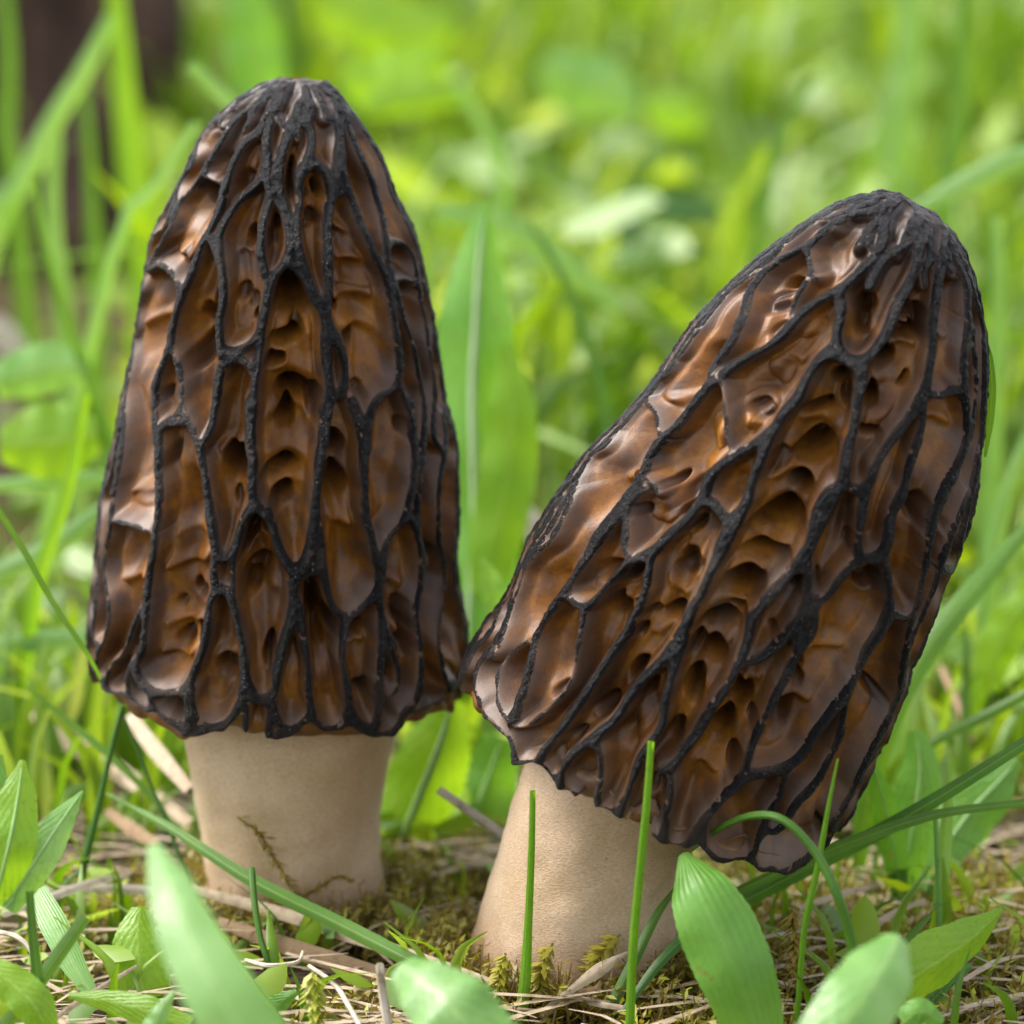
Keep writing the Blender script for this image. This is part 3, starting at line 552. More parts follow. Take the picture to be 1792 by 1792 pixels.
    # ragged lower rim
    rimw = np.exp(-((tt-rim_t)/.03)**2)*(.13*vnoise(Pf, 2.4, 11)+.06*vnoise(Pf, 6, 12))
    wall = sstep(.085, .02, x+.03*vnoise(Pf, 7, 18))*(.75+.25*vnoise(Pf, 2.5, 19)); x2 = x.reshape(NS, NF); Dq = np.minimum(Dw/hw, 9).reshape(NS, NF)
    ridge_off = np.where(Dq < 1, .020*np.sqrt(np.clip(1-Dq*Dq, 0, 1)), 0)-.002 - np.clip(Dq-1, 0, 3)*.035
    ridge_off = ridge_off*np.clip(hw/.045, .5, 1.3).reshape(NS, NF) + (.010*vnoise(Pf, 13, 13)+.008*vnoise(Pf, 27, 26)).reshape(NS, NF)*(Dq < .9)
    pale = (sstep(rim_t+.10, rim_t+.0, tt)*(.35+.65*sstep(-.1, .5, vnoise(Pf, 2.0, 14)))*.55 + sstep(.45, .62, vnoise(Pf, 3.1, 15))*.35)
    # full turn: the front as traced, the far side continues its pattern mirrored
    bi = np.linspace(NF-1, 0, NBK).astype(int)[1:-1]
    thb = math.pi - th[bi]
    Pb = surf(s, r, o, thb); Nb = A*nA[:, None, None]+nR[:, None, None]*(X*np.sin(thb)[None, :, None]+F*np.cos(thb)[None, :, None])
    cat_ = lambda f: np.concatenate([f.reshape(NS, NF), f.reshape(NS, NF)[:, bi]], 1)
    PP = np.concatenate([P, Pb], 1); NN = np.concatenate([Nn, Nb], 1)
    HH = cat_(Hh); RW = cat_(rimw); NC = NF+len(bi)
    V = PP+NN*HH[..., None]-A*(RW[..., None]+.55*HH[..., None]*cat_(1-under)[..., None])
    Fc = grid_faces(NS, NC, True)
    attrs = {'wall': cat_(wall).ravel(), 'hole': cat_(hol).ravel(), 'pale': cat_(pale).ravel(), 'apex': cat_(sstep(1.0, .1, Lg-sA)).ravel()}
    loc = Vector(root.location)
    V0 = V.reshape(-1, 3)-np.array(loc)
    cap = link('cap', mesh_np('cap', V0, Fc, attrs), M['flesh'], root)
    RO = cat_(ridge_off); VR = V0 + (NN*RO[..., None]).reshape(-1, 3)
    mk = ((cat_(Dq) < 1.22) & (cat_(tt.reshape(NS, NF)) > rim_t-.012)).ravel()
    keep = mk[Fc].any(1); Fr = Fc[keep]; used = np.unique(Fr); mp = np.full(len(V0), -1); mp[used] = np.arange(len(used))
    link('ridge_network', mesh_np('ridge_network', VR[used], mp[Fr], {'pale': attrs['pale'][used], 'edge': cat_(sstep(.62, .95, Dq)*sstep(-.35, .35, vnoise(Pf, 3.4, 17).reshape(NS, NF))).ravel()[used]}), M['ridge'], cap)
    return cap

def make_stem(root, rows, Yb, seed):
    """rows: (left px, right px, left y, right y, Y) from top to bottom"""
    c = []; rr = []
    for xl, yl, xr, yr, Y in rows:
        a, b = at(xl, yl, Y), at(xr, yr, Y); c.append((a+b)/2); rr.append(np.linalg.norm(a-b)/2)
    n, k = 70, 72; Q = catmull(np.array(c), n); r = np.interp(np.linspace(0, 1, n), np.linspace(0, 1, len(rr)), rr)
    kk = np.ones(9)/9; r[4:-4] = np.convolve(r, kk, 'valid')
    T = np.gradient(Q, axis=0); T /= np.linalg.norm(T, axis=1)[:, None]
    S = np.array([1., 0, 0])-T*T[:, :1]; S /= np.linalg.norm(S, axis=1)[:, None]; N = np.cross(T, S)
    a = np.arange(k)/k*2*math.pi
    D = S[:, None]*np.cos(a)[None, :, None]+N[:, None]*np.sin(a)[None, :, None]
    V = Q[:, None]+D*r[:, None, None]; f = V.reshape(-1, 3)
    h = .05*vnoise(f*np.array([1, 1, .45]), 1.3, seed)+.014*vnoise(f, 5, seed+1)+.03*vnoise(f*np.array([1, 1, .16]), 3.2, seed+2)
    V = (f+D.reshape(-1, 3)*h[:, None])-np.array(root.location)
    return link('stem', mesh_np('stem', V, grid_faces(n, k, True)), M['stem'], root)

def morel(label, base, group):
    o = bpy.data.objects.new('morel_mushroom', None); C.objects.link(o); o.location = base; o.empty_display_size = .3
    return tag(o, label, 'mushroom', group)

YL, YR = 1.0, -0.8
mL = morel('upright morel with a tall narrow honeycomb cap, standing straight on the left', tuple(at(510, 1590, YL)*np.array([1, 1, 0])), 'pair of black morels')
make_cap(mL, [(480,138),(450,152),(405,180),(355,230),(325,300),(300,345),(265,410),(250,500),(236,600),(212,700),(192,800),(172,900),(163,1000),(153,1100),(158,1180),(172,1225)],
         [(550,136),(580,155),(607,180),(640,230),(675,290),(690,340),(725,400),(745,480),(765,590),(778,690),(804,790),(803,900),(800,1000),(818,1090),(822,1160),(800,1240)],
         (484, 1228), (515, 128), YL, YL+.1, LEFT_RIDGES, LEFT_LOW, LEFT_HOLES, .34, 1)
make_stem(mL, [(330,1180,695,1180,YL),(325,1290,695,1290,YL),(340,1400,675,1400,YL),(352,1480,663,1480,YL),(358,1560,664,1560,YL),(350,1620,680,1620,YL),(340,1680,690,1680,YL)], YL, 3)
mR = morel('leaning morel with a fat cap tilted to the right, in front of the other', tuple(at(990, 1700, YR)*np.array([1, 1, 0])), 'pair of black morels')
make_cap(mR, [(1530,340),(1480,352),(1420,385),(1360,430),(1300,478),(1210,570),(1145,670),(1080,745),(1030,790),(968,880),(920,955),(885,1050),(830,1120),(800,1180),(808,1215)],
         [(1595,342),(1630,360),(1665,400),(1695,455),(1716,540),(1727,630),(1724,720),(1712,830),(1690,930),(1650,1030),(1610,1130),(1580,1215),(1535,1325),(1490,1410),(1452,1470)],
         (1128, 1340), (1563, 338), YR, YR-.35, RIGHT_RIDGES, RIGHT_LOW, RIGHT_HOLES, .35, 2)
make_stem(mR, [(985,1230,1260,1330,YR),(935,1320,1240,1430,YR),(905,1370,1215,1480,YR),(870,1470,1200,1545,YR),(838,1580,1185,1640,YR),(814,1690,1180,1730,YR),(806,1770,1180,1790,YR)], YR, 5)

# ------------------------------------------------------------------ ground
def ground_h(x, y):
    P = np.stack([x, y, np.zeros_like(x)], -1).reshape(-1, 3)
    h = .16*vnoise(P, .45, 21)+.09*vnoise(P, 1.6, 22)+.05*vnoise(P, 4, 23)
    return h.reshape(x.shape)
gx = np.concatenate([-np.geomspace(6000, 14, 22), np.linspace(-13, 13, 200), np.geomspace(14, 6000, 22)])
gy = np.concatenate([-np.geomspace(6000, 12, 22), np.linspace(-11, 40, 300), np.geomspace(41, 9000, 40)])
XX, YY = np.meshgrid(gx, gy); ZZ = ground_h(XX, YY)*np.where((abs(XX) < 14) & (YY < 41) & (YY > -12), 1, .5)-.08
tag(link('ground', mesh_np('ground', np.stack([XX, YY, ZZ], -1).reshape(-1, 3), grid_faces(len(gy), len(gx))), M['ground']), kind='structure', label='dark soil with moss and dead grass')

# ------------------------------------------------------------------ stuff: moss, litter, meadow grass, meadow leaves
def far_from_stems(x, y, pad=0.0):
    return math.hypot(x-mL.location.x, y-YL) > 1.05+pad and math.hypot(x-mR.location.x, y-YR) > 1.1+pad
def sprig(V, F, T, base, dirv, L, tone, rs, k=12, ll=.16):
    d = dirv/np.linalg.norm(dirv); a = np.cross(d, [.3, .8, .1]); a /= np.linalg.norm(a); b = np.cross(d, a)
    for i in range(k):
        t = (i+.5)/k; p = base+d*L*t; an = i*2.4+rs.rand()*(6.28 if k == 3 else .6); s = ll*(1.15-.5*t)*(.8+.5*rs.rand())
        o = a*math.cos(an)+b*math.sin(an); e = o*1.0+d*.6; e /= np.linalg.norm(e); sd_ = np.cross(e, o); sd_ = np.cross(d, o)*.17*s
        n0 = len(V); V += [p-sd_*.7, p+e*s*.5-sd_*1.1, p+e*s, p+e*s*.5+sd_*1.1]; F.append((n0, n0+1, n0+2, n0+3))
        T += [tone*(.75+.3*t)]*4
    n0 = len(V); V += [base-a*.012, base+a*.012, base+d*L+a*.006, base+d*L-a*.006]; F.append((n0, n0+1, n0+2, n0+3)); T += [.1]*4
rs = np.random.RandomState(3)
V, F, T = [], [], []
def scatter_moss(n, xr, yr, L0, L1, clump):
    for _ in range(n):
        x, y = rs.uniform(*xr), rs.uniform(*yr)
        if vnoise(np.array([[x, y, 0]]), .5, 31)[0] < clump or not far_from_stems(x, y, -.12): continue
        z = float(ground_h(np.array([x]), np.array([y]))[0])-.08
        sprig(V, F, T, np.array([x, y, z-.02]), np.array([rs.normal(0, .45), rs.normal(0, .45), 1.]), rs.uniform(L0, L1), rs.uniform(.1, .95), rs, 10)
scatter_moss(2600, (1.2, 6.5), (-3.2, 9), .25, .6, -.35)
scatter_moss(2300, (-6.5, 1.5), (-3.2, 9), .2, .5, -.05)
for cx, cy, r0 in ((mL.location.x, YL, .95), (mR.location.x, YR, 1.02)):
    for _ in range(620):
        an = rs.rand()*6.28; rr = r0+abs(rs.normal(0, .28)); x, y = cx+math.cos(an)*rr, cy+math.sin(an)*rr
        sprig(V, F, T, np.array([x, y, -.1]), np.array([-math.cos(an)*.1+rs.normal(0, .4), -math.sin(an)*.1+rs.normal(0, .4), 1.]), rs.uniform(.2, .65), rs.uniform(.05, .8), rs, 10)
tag(link('moss', mesh_np('moss', V, F, {'tone': np.clip(T, 0, 1)}), M['moss']), 'olive moss carpet on the soil around the stems', 'moss', kind='stuff')

def stuff_ribbons(name, items, mat, label, cat):
    V, F, T, UV = [], [], [], []
    for P, W, tone, n, fold, az in items:
        Q = catmull(np.array(P), n); Tn = np.gradient(Q, axis=0); S = np.array([math.cos(az), math.sin(az), 0.])
        n0 = sum(len(v) for v in V); t = np.linspace(0, 1, n); Wt = np.interp(t, np.linspace(0, 1, len(W)), W)
        N = np.cross(Tn, S); N /= np.linalg.norm(N, axis=1)[:, None]+1e-9
        rows = np.stack([Q-S*Wt[:, None]*.5+N*Wt[:, None]*fold, Q, Q+S*Wt[:, None]*.5+N*Wt[:, None]*fold], 1).reshape(-1, 3)
        V.append(rows); F.append(grid_faces(n, 3)+n0); T.append(np.full(n*3, tone)); UV.append(np.tile([[0, 0], [.5, .5], [1, 1]], (n, 1)))
    return tag(link(name, mesh_np(name, np.vstack(V), np.vstack(F), {'tone': np.concatenate(T)}, uv=np.vstack(UV)), M[mat]), label, cat, kind='stuff')
it = []
for _ in range(1500):
    x, y = rs.uniform(-8, 8), rs.uniform(-4, 12)
    if not far_from_stems(x, y, .35): continue
    a = rs.uniform(-.9, .9)+(math.pi if rs.rand() < .5 else 0); L = rs.uniform(.7, 3.0); z = rs.uniform(-.02, .28)
    d = np.array([math.cos(a), math.sin(a), rs.normal(0, .06)]); p = np.array([x, y, z])
    if not far_from_stems(*(p-d*L*.5)[:2], .1) or not far_from_stems(*(p+d*L*.5)[:2], .1): continue
    wd = rs.uniform(.03, .11)
    it.append(([p-d*L*.5, p+np.array([rs.normal(0, .1), rs.normal(0, .1), .06]), p+d*L*.5], [wd*.6, wd, wd*.4], 0, 6, .15, a+math.pi/2))
stuff_ribbons('straw_litter', it, 'litter', 'beige dead grass bits strewn over the soil', 'dead grass')
it = []
def meadow(n, y0, y1, h0, h1, w0, w1, xs=.30):
    for _ in range(n):
        y = y0+(y1-y0)*rs.rand()**1.3; x = rs.uniform(-1, 1)*(2.5+(y+34)*xs)
        if 13 < y < 52 and -.05 < x/(y+34) + .155 < .055+.02*rs.rand() and rs.rand() < .95: continue
        h = rs.uniform(h0, h1)*(.7+.5*rs.rand()); le = rs.normal(0, .35, 2); wd = rs.uniform(w0, w1)
        b = np.array([x, y, -.15]); m = b+np.array([le[0]*h*.3, le[1]*h*.3, h*.6]); t = b+np.array([le[0]*h, le[1]*h, h*(.95-.3*min(1, np.hypot(*le)))])
        it.append(([b, m, t], [wd*.7, wd, wd*.8, .02], float(np.clip(rs.beta(1.6, 1.6), 0, .93)), 7, .2, rs.uniform(-.9, .9)))
meadow(900, 5.0, 16, .8, 2.6, .12, .28); meadow(4200, 14, 60, 1.5, 6, .18, .42); meadow(7000, 45, 190, 3, 9, .25, .7)
for _ in range(420):
    sgn = -1 if rs.rand() < .5 else 1; y = rs.uniform(2.6, 9); x = sgn*rs.uniform(3.7 if sgn < 0 else 3.2, 7.5); h = rs.uniform(.6, 2.6); le = rs.normal(0, .3, 2); b = np.array([x, y, -.15]); wd = rs.uniform(.1, .24)
    it.append(([b, b+np.array([le[0]*h*.3, le[1]*h*.3, h*.6]), b+np.array([le[0]*h, le[1]*h, h*.92])], [wd*.7, wd, wd*.8, .02], rs.uniform(.1, .9), 7, .2, rs.uniform(-.9, .9)))
for _ in range(260):
    y = rs.uniform(-3.2, 4); x = rs.uniform(-6, 6); h = rs.uniform(.3, 1.15); le = rs.normal(0, .4, 2); wd = rs.uniform(.05, .14)
    if not far_from_stems(x, y, .25) or (abs(x-1.2) < 1.3 and y < -.5): continue
    b = np.array([x, y, -.1]); it.append(([b, b+np.array([le[0]*h*.3, le[1]*h*.3, h*.6]), b+np.array([le[0]*h, le[1]*h, h*.9])], [wd*.7, wd, wd*.8, .015], rs.uniform(.1, .85), 7, .25, rs.uniform(-.9, .9)))
stuff_ribbons('grass', it, 'grass', 'blurred bright green meadow grass behind the morels', 'grass')
V, F, T = [], [], []
def cover(n, y0, y1, s0, s1, z0, z1):
    nv = sum(len(v) for v in V)
    for _ in range(n):
        y = y0+(y1-y0)*rs.rand()**1.2; x = rs.uniform(-1, 1)*(2.5+(y+34)*.28); s = rs.uniform(s0, s1)
        if 13 < y < 52 and -.05 < x/(y+34) + .155 < .055+.02*rs.rand() and rs.rand() < .95: continue
        c = np.array([x, y, rs.uniform(z0, z1)]); a = rs.rand()*6.28; e = np.array([math.cos(a), math.sin(a), rs.normal(0, .5)]); e /= np.linalg.norm(e)
        b = np.cross(e, [rs.normal(0, .5), rs.normal(0, .5)-.4, 1.]); b /= np.linalg.norm(b); nn = np.cross(e, b)
        k = np.array([(-1, 0, .0), (-.55, .32, -.05), (0, .46, 0), (.55, .33, -.06), (1, 0, -.2), (.55, -.33, -.06), (0, -.46, 0), (-.55, -.32, -.05)])
        P = c+s*(k[:, :1]*e+k[:, 1:2]*b+k[:, 2:]*nn*1.0); md = c+s*nn*-.12
        V.append(np.vstack([P, md])); F.append(np.array([(8, i, (i+1) % 8) for i in range(8)])+nv); nv += 9
        T.append(np.full(9, np.clip(rs.beta(1.0, .8), 0, 1)))
cover(260, 3, 10, .22, .5, .05, .7); cover(520, 6, 20, .35, .8, .1, 1.4); cover(1300, 18, 70, .4, 1.1, .4, 4.5); cover(1800, 60, 190, .7, 1.9, .8, 7)
nv0 = len(V)
for _ in range(150):
    x, y = rs.uniform(-6, 6.5), rs.uniform(-3.3, 4)
    if not far_from_stems(x, y, .4) or (abs(x-1.2) < 1.2 and y < -.5): continue
    V0_ = len(V); n_before = sum(len(v) for v in V); a = rs.rand()*6.28; s_ = rs.uniform(.14, .36); e = np.array([math.cos(a), math.sin(a), rs.normal(.2, .4)]); e /= np.linalg.norm(e)
    b = np.cross(e, [rs.normal(0, .4), rs.normal(0, .4)-.4, 1.]); b /= np.linalg.norm(b); nn = np.cross(e, b); c = np.array([x, y, rs.uniform(.1, .5)])
    k = np.array([(-1, 0, .0), (-.55, .32, -.05), (0, .46, 0), (.55, .33, -.06), (1, 0, -.2), (.55, -.33, -.06), (0, -.46, 0), (-.55, -.32, -.05)])
    V.append(np.vstack([c+s_*(k[:, :1]*e+k[:, 1:2]*b+k[:, 2:]*nn), c-s_*nn*.12])); F.append(np.array([(8, i, (i+1) % 8) for i in range(8)])+n_before); T.append(np.full(9, rs.uniform(.15, .85)))
tag(link('ground_cover', mesh_np('ground_cover', np.vstack(V), np.vstack(F), {'tone': np.concatenate(T)}), M['cover']), 'blurred low leafy plants among the meadow grass', 'ground cover', kind='stuff')

# ------------------------------------------------------------------ plants and blades one can tell apart
blade('long green grass blade slanting down to the right in front of the left stem', [(185,1388,0.6),(300,1450,-.2),(440,1540,-.9),(600,1620,-1.4),(740,1690,-1.9),(860,1738,-2.2)], [3,14,20,26,28,26,20], 'green', root=False, fold=.5)
stalk('upright thin cut grass blade crossing the leaning morel stem at its middle', [(932,1384),(930,1480),(925,1600),(918,1720),(908,1800)], [11,13,15,22,28], 'lime', Y=-2.3)
stalk('upright thin grass blade reaching up onto the leaning cap from below', [(1139,1298),(1132,1400),(1120,1520),(1108,1650),(1102,1790)], [12,15,16,17,17], 'lime', Y=-3.0)
stalk('green blade arching over and drooping beside the spoon shaped leaf', [(1212,1486,-2.2),(1262,1448,-2.6),(1320,1427,-2.9),(1372,1436,-3.1),(1425,1490,-3.2),(1462,1560,-3.3),(1485,1630,-3.3),(1500,1720,-3.3)], [7,12,15,17,19,19,19,20], 'green')
leaf('smooth spoon shaped green leaf upright at the foot of the leaning morel', [(1196,1494,-2.8),(1225,1560,-3.2),(1262,1640,-3.4),(1295,1720,-3.5),(1330,1830,-3.5),(1345,1900,-3.4)], [20,105,140,140,120,90,50], 'leaf_smooth', cup=.25, wave=.06, rib=False)
leaf('pale blurred leaf with a rounded tip in the near right corner', [(1572,1640,-5.5),(1540,1700,-6),(1500,1760,-6.4),(1440,1850,-6.6),(1400,1930,-6.6)], [50,125,140,130,110], 'leaf_mint', cup=.2, rib=False)
leaf('glowing yellow green leaf pointing right over the moss at the right corner', [(1755,1590,-2.4),(1700,1640,-2.6),(1640,1680,-2.8),(1570,1730,-3.0),(1530,1780,-3.)], [6,75,110,105,60], 'leaf_lime', twist=.5, rib=False)
leaf('dark shaded leaf underneath the glowing leaf at the right corner', [(1700,1690,-2.2),(1640,1715,-2.4),(1580,1750,-2.6),(1530,1800,-2.6)], [10,60,80,60], 'leaf_dark', rib=False)
leaf('big pale leaf out of focus in front of the tall morel stem', [(268,1478,-7.2),(300,1560,-7.8),(335,1650,-8.2),(385,1740,-8.5),(450,1850,-8.7)], [22,78,108,125,150], 'leaf_mint', cup=.2, fold=.05, wave=.02, ribw=.03)
leaf('broad oval yellow green leaf behind the big pale leaf on the left', [(245,1588,-1.4),(240,1640,-1.6),(245,1710,-1.8),(262,1790,-1.9)], [30,80,110,100,40], 'leaf_lime', cup=.15, wave=.03, rib=False)
leaf('blurred pale leaf with a notched tip at the bottom between both stems', [(700,1690,-5.2),(740,1720,-5.5),(790,1765,-5.8),(850,1850,-6)], [60,120,160,150], 'leaf_mint', tooth=.3, rib=False, twist=.2)
blade('thin pale leaf lying at the lower left above the soil', [(60,1555,-1.2),(95,1620,-1.6),(130,1690,-1.9),(165,1745,-2.1)], [40,50,46,20], 'mint', root=False)
leaf('flat lime leaf lying along the bottom edge at the left', [(120,1742,-3),(190,1752,-3.2),(260,1770,-3.4),(330,1800,-3.5)], [10,40,56,40], 'leaf_lime', rib=False)
blade('short dark blade leaning right among leaves in the lower left corner', [(150,1605,-3.4),(110,1660,-3.5),(60,1730,-3.6),(5,1800,-3.6)], [20,26,26,24], 'green', root=False)
blade('upright dark green blade in the lower left corner', [(52,1560),(58,1640),(66,1720),(70,1800)], [14,20,22,22], 'dark', Y=-3.6)
leaf('small rounded lime leaf in the very corner at the lower left', [(-20,1690,-3.6),(20,1720,-3.7),(60,1760,-3.8),(85,1810,-3.8)], [40,70,74,40], 'leaf_lime', rib=False)
leaf('narrow pale leaf tip at the bottom beside the big out of focus leaf', [(305,1735,-4.2),(285,1765,-4.3),(262,1810,-4.4)], [8,30,44], 'leaf_mint', rib=False)
leaf('small bright leaf low in the litter right of the short stub of grass', [(520,1735,-2.9),(490,1755,-2.9),(455,1790,-2.9)], [10,40,30], 'leaf', rib=False)
leaf('small green leaf on the moss between the two right corner leaves', [(1650,1790,-4),(1610,1770,-4),(1580,1790,-4)], [16,50,40], 'leaf', rib=False)
# leafy plant at the left edge
pl = tag(bpy.data.objects.new('leafy_seedling', None), 'light green leafy plant cut by the left edge with pointed leaves', 'plant'); C.objects.link(pl)
for pts, w_, m_ in [([(40,1330,-3),(30,1400,-3.2),(15,1480,-3.4),(-10,1580,-3.4)], [10,70,95,90,50], 'leaf_lime'), ([(145,1384,-2.8),(105,1440,-3.1),(60,1510,-3.3),(10,1590,-3.4)], [4,44,70,66,40], 'leaf_mint'), ([(-10,1320,-2.6),(-10,1400,-2.8),(-20,1500,-3),(-30,1590,-3.3)], [30,60,80,50], 'leaf')]:
    leaf('', pts, w_, m_, parent=pl, name='leaf', cup=.1)
# leafy plant right of the leaning morel
pr = tag(bpy.data.objects.new('leafy_seedling', None), 'green leafy plant standing right behind the leaning morel cap', 'plant'); C.objects.link(pr)
for pts, w_, m_ in [([(1602,1278,1.2),(1610,1350,1.1),(1598,1440,1),(1580,1540,1),(1572,1640,1)], [30,75,88,70,40,14], 'leaf'), ([(1524,1330,.6),(1545,1400,.7),(1562,1480,.8),(1575,1560,.9),(1580,1630,1)], [4,44,54,44,24,10], 'leaf_dark'), ([(1782,1330,1.6),(1740,1375,1.5),(1690,1430,1.4),(1640,1510,1.2),(1590,1630,1)], [14,95,100,70,36,12], 'leaf')]:
    leaf('', pts, w_, m_, parent=pr, name='leaf', cup=.12)
stalk('thin lime blade crossing the lower right rim of the leaning cap', [(1466,1328),(1448,1420),(1432,1510),(1412,1600),(1404,1660)], [4,11,12,11,10], 'lime', Y=-2.9)
blade('dark grass stem slanting up to the right from under the leaning cap', [(1300,1578,-.4),(1420,1515,-.6),(1540,1455,-.7),(1660,1385,-.8),(1800,1296,-.9)], [26,30,28,24,22], 'dark', root=False, fold=.5)
blade('lighter grass stem lying just below the dark slanting one at right', [(1290,1560,-.9),(1400,1510,-1),(1500,1470,-1),(1640,1425,-1),(1800,1404,-1)], [16,22,22,16,14], 'green', root=False, fold=.4)
blade('wide dark blade curving to the right edge behind the leaning morel', [(1800,920,3),(1740,990,2.6),(1680,1060,2.2),(1620,1140,1.9),(1570,1230,1.7),(1530,1350,1.6)], [24,40,44,42,36,28], 'green', fold=.3)
blade('narrow blade reaching in from the right edge above the leafy plant', [(1800,1212,1.8),(1720,1255,1.8),(1640,1295,1.7),(1580,1340,1.6)], [18,20,18,12], 'green', root=False)
blade('pale upright blade standing among the leaves of the right plant', [(1662,1335),(1658,1420),(1650,1520),(1640,1640)], [8,24,26,24], 'mint', Y=-.2)
stalk('thin bright upright stalk beside the pale blade at right', [(1637,1428),(1640,1500),(1643,1570),(1644,1630)], [8,10,10,10], 'mint', Y=-.5)
blade('short curled tip of grass hugging the right side of the leaning cap', [(1708,575,-.9),(1728,610,-.8),(1736,670,-.7),(1733,730,-.6),(1724,800,-.5)], [4,12,15,14,5], 'green', root=False)
stalk('thin dark blade rising left of the tall morel rim', [(215,1236),(195,1310),(170,1420),(142,1540)], [8,12,14,14], 'dark', Y=.4)
blade('narrow blade slanting from the left towards the stem of the tall morel', [(48,1204,1.6),(120,1262,1.5),(200,1330,1.3),(270,1400,1.1),(320,1470,.9)], [4,12,13,11,8], 'green', root=False)
stalk('very thin wiry blade hanging between the rim and stem of the tall morel', [(210,1240,.8),(240,1310,.7),(262,1370,.6),(288,1430,.5),(330,1540,.3)], [5,7,7,8,6], 'dark', root=False)
blade('fine grass blade cutting diagonally across the left edge', [(-8,885,0),(40,960,0),(90,1050,0),(150,1140,0),(180,1195,.2)], [12,11,10,9,5], 'green', root=False)
stalk('thin lime stem sloping through the grass at the bottom left', [(345,1580,-2.2),(400,1660,-2.6),(450,1730,-2.9),(500,1800,-3.1)], [6,9,10,11], 'lime')
stalk('short stub of pale green grass in front of the tall morel stem', [(440,1520,-1.2),(444,1570,-1.4),(455,1640,-1.6),(470,1690,-1.7)], [14,12,12,10], 'green')
blade('low green blade running to the right behind the spoon leaf', [(1190,1545,-1.5),(1150,1600,-1.8),(1110,1680,-2.1),(1070,1760,-2.3)], [6,16,20,20], 'green', root=False)
blade('blue green blade lying on moss right of the leaning stem', [(1090,1770,-2.5),(1150,1690,-2.3),(1200,1640,-2.1),(1260,1600,-1.9)], [10,18,20,8], 'dark', root=False)
# leaves in the gap between the two morels
leaf('broad yellow green leaf with pale midrib standing in the gap between the stems', [(792,1225,2.6),(770,1300,2.6),(735,1390,2.7),(700,1480,2.8),(680,1590,2.8)], [40,120,140,115,70,40], 'leaf_lime', root=False, cup=.25, tooth=.15, ribw=.1)
leaf('darker green leaf behind the broad leaf in the gap between the stems', [(880,1290,3.4),(850,1370,3.4),(815,1460,3.4),(770,1560,3.4),(745,1620,3.4)], [60,120,130,90,30], 'leaf', tooth=.2, wave=.2)
leaf('tall lance shaped leaf with white midrib rising behind the morels', [(850,352,6.5),(838,450,6.4),(832,560,6.3),(826,680,6.2),(828,800,6.1),(830,920,6),(822,1040,5.8),(815,1160,5.6)], [10,80,130,150,150,165,170,120,40], 'leaf', cup=.2, fold=.3, wave=.12, ribw=.07, ribm='rib_pale')
leaf('leaf with a rounded edge peeking out right of the tall lance leaf', [(880,600,6.0),(896,690,5.9),(892,800,5.8),(872,920,5.7),(850,1040,5.6)], [16,84,104,96,60], 'leaf_lime', cup=.1, rib=False)
leaf('tiny pale seedling leaf in the notch where the two caps meet', [(842,975,3.6),(856,1010,3.6),(868,1050,3.6),(872,1090,3.6)], [6,36,44,20], 'leaf_mint', rib=False)

# ------------------------------------------------------------------ straws and moss sprigs one can tell apart
def straw(label, pts, w, mat='straw', flat=True, z=.2):
    P = np.array([on_ground(p[0], p[1], p[2] if len(p) > 2 else z) for p in pts]); W = wid(P, w)
    if flat: me, *_ = ribbon_mesh(P, W, cols=5, fold=.3, seed=len(label))
    else:
        V, F, UV = tube_arrays(P, [x*.5 for x in W], 6, max(18, 5*len(P))); me = mesh_np('straw', V, F, uv=UV)
    return tag(link('dry_straw', me, M[mat]), label, 'dry straw')
straw('long flat beige straw sloping from the left edge towards the tall morel stem', [(-10,1225,.9),(90,1280,.8),(200,1345,.7),(330,1440,.5)], [26,34,32,20], 'straw')
straw('long beige straw lying right along the soil under the slanting green blade', [(330,1555,.5),(470,1592,.45),(620,1640,.4),(760,1685,.35),(870,1722,.3)], [14,22,24,20,12], 'straw')
straw('wide flat brownish straw below the long beige one at bottom centre', [(380,1612,.3),(500,1655,.25),(610,1690,.2),(700,1712,.2)], [18,30,34,20], 'straw_brown')
straw('thin white straw pointing at the leaning stem from the gap', [(768,1382,1.36),(815,1415,1.17),(866,1450,.97),(940,1500,.72)], [15,16,15,12], 'straw_pale', False)
straw('curved white straw above the soil at the left with a dark end', [(5,1600,.5),(90,1570,.6),(160,1545,.65),(228,1530,.6)], [12,16,14,6], 'straw_pale')
straw('bleached straw running level beside the curved white one at left', [(60,1560,.5),(150,1555,.5),(260,1558,.45),(330,1570,.4)], [8,16,18,8], 'straw_pale')
straw('thin kinked white straw at the bottom near the moss sprig', [(540,1690,.6),(585,1722,.5),(610,1760,.45),(632,1800,.4)], [8,10,10,9], 'straw_pale', False)
straw('short thick white straw standing at the bottom edge', [(664,1688,.9),(670,1740,.6),(680,1800,.3)], [14,16,17], 'straw_pale', False)
straw('twisted beige dead blade pointing up right before the leaning stem', [(955,1765,.2),(1010,1725,.35),(1060,1690,.5),(1098,1666,.6)], [8,12,26,3], 'straw')
straw('brown dead blade curling beneath the twisted beige one', [(950,1780,.1),(1000,1745,.2),(1040,1732,.3),(1052,1718,.4)], [8,12,16,6], 'straw_brown')
straw('thin tan straw bending along the soil at the foot of the leaning stem', [(980,1735,.25),(1040,1755,.2),(1100,1765,.2)], [9,12,8], 'straw')
straw('fine pale straw loop in the litter left of the moss sprig', [(430,1680,.4),(470,1690,.45),(520,1684,.45),(530,1665,.5)], [7,9,9,5], 'straw_pale', False)
straw('tan straw leaning among the moss under the arching blade', [(1400,1590,.5),(1440,1575,.5),(1490,1560,.5),(1540,1548,.5)], [8,12,12,6], 'straw')
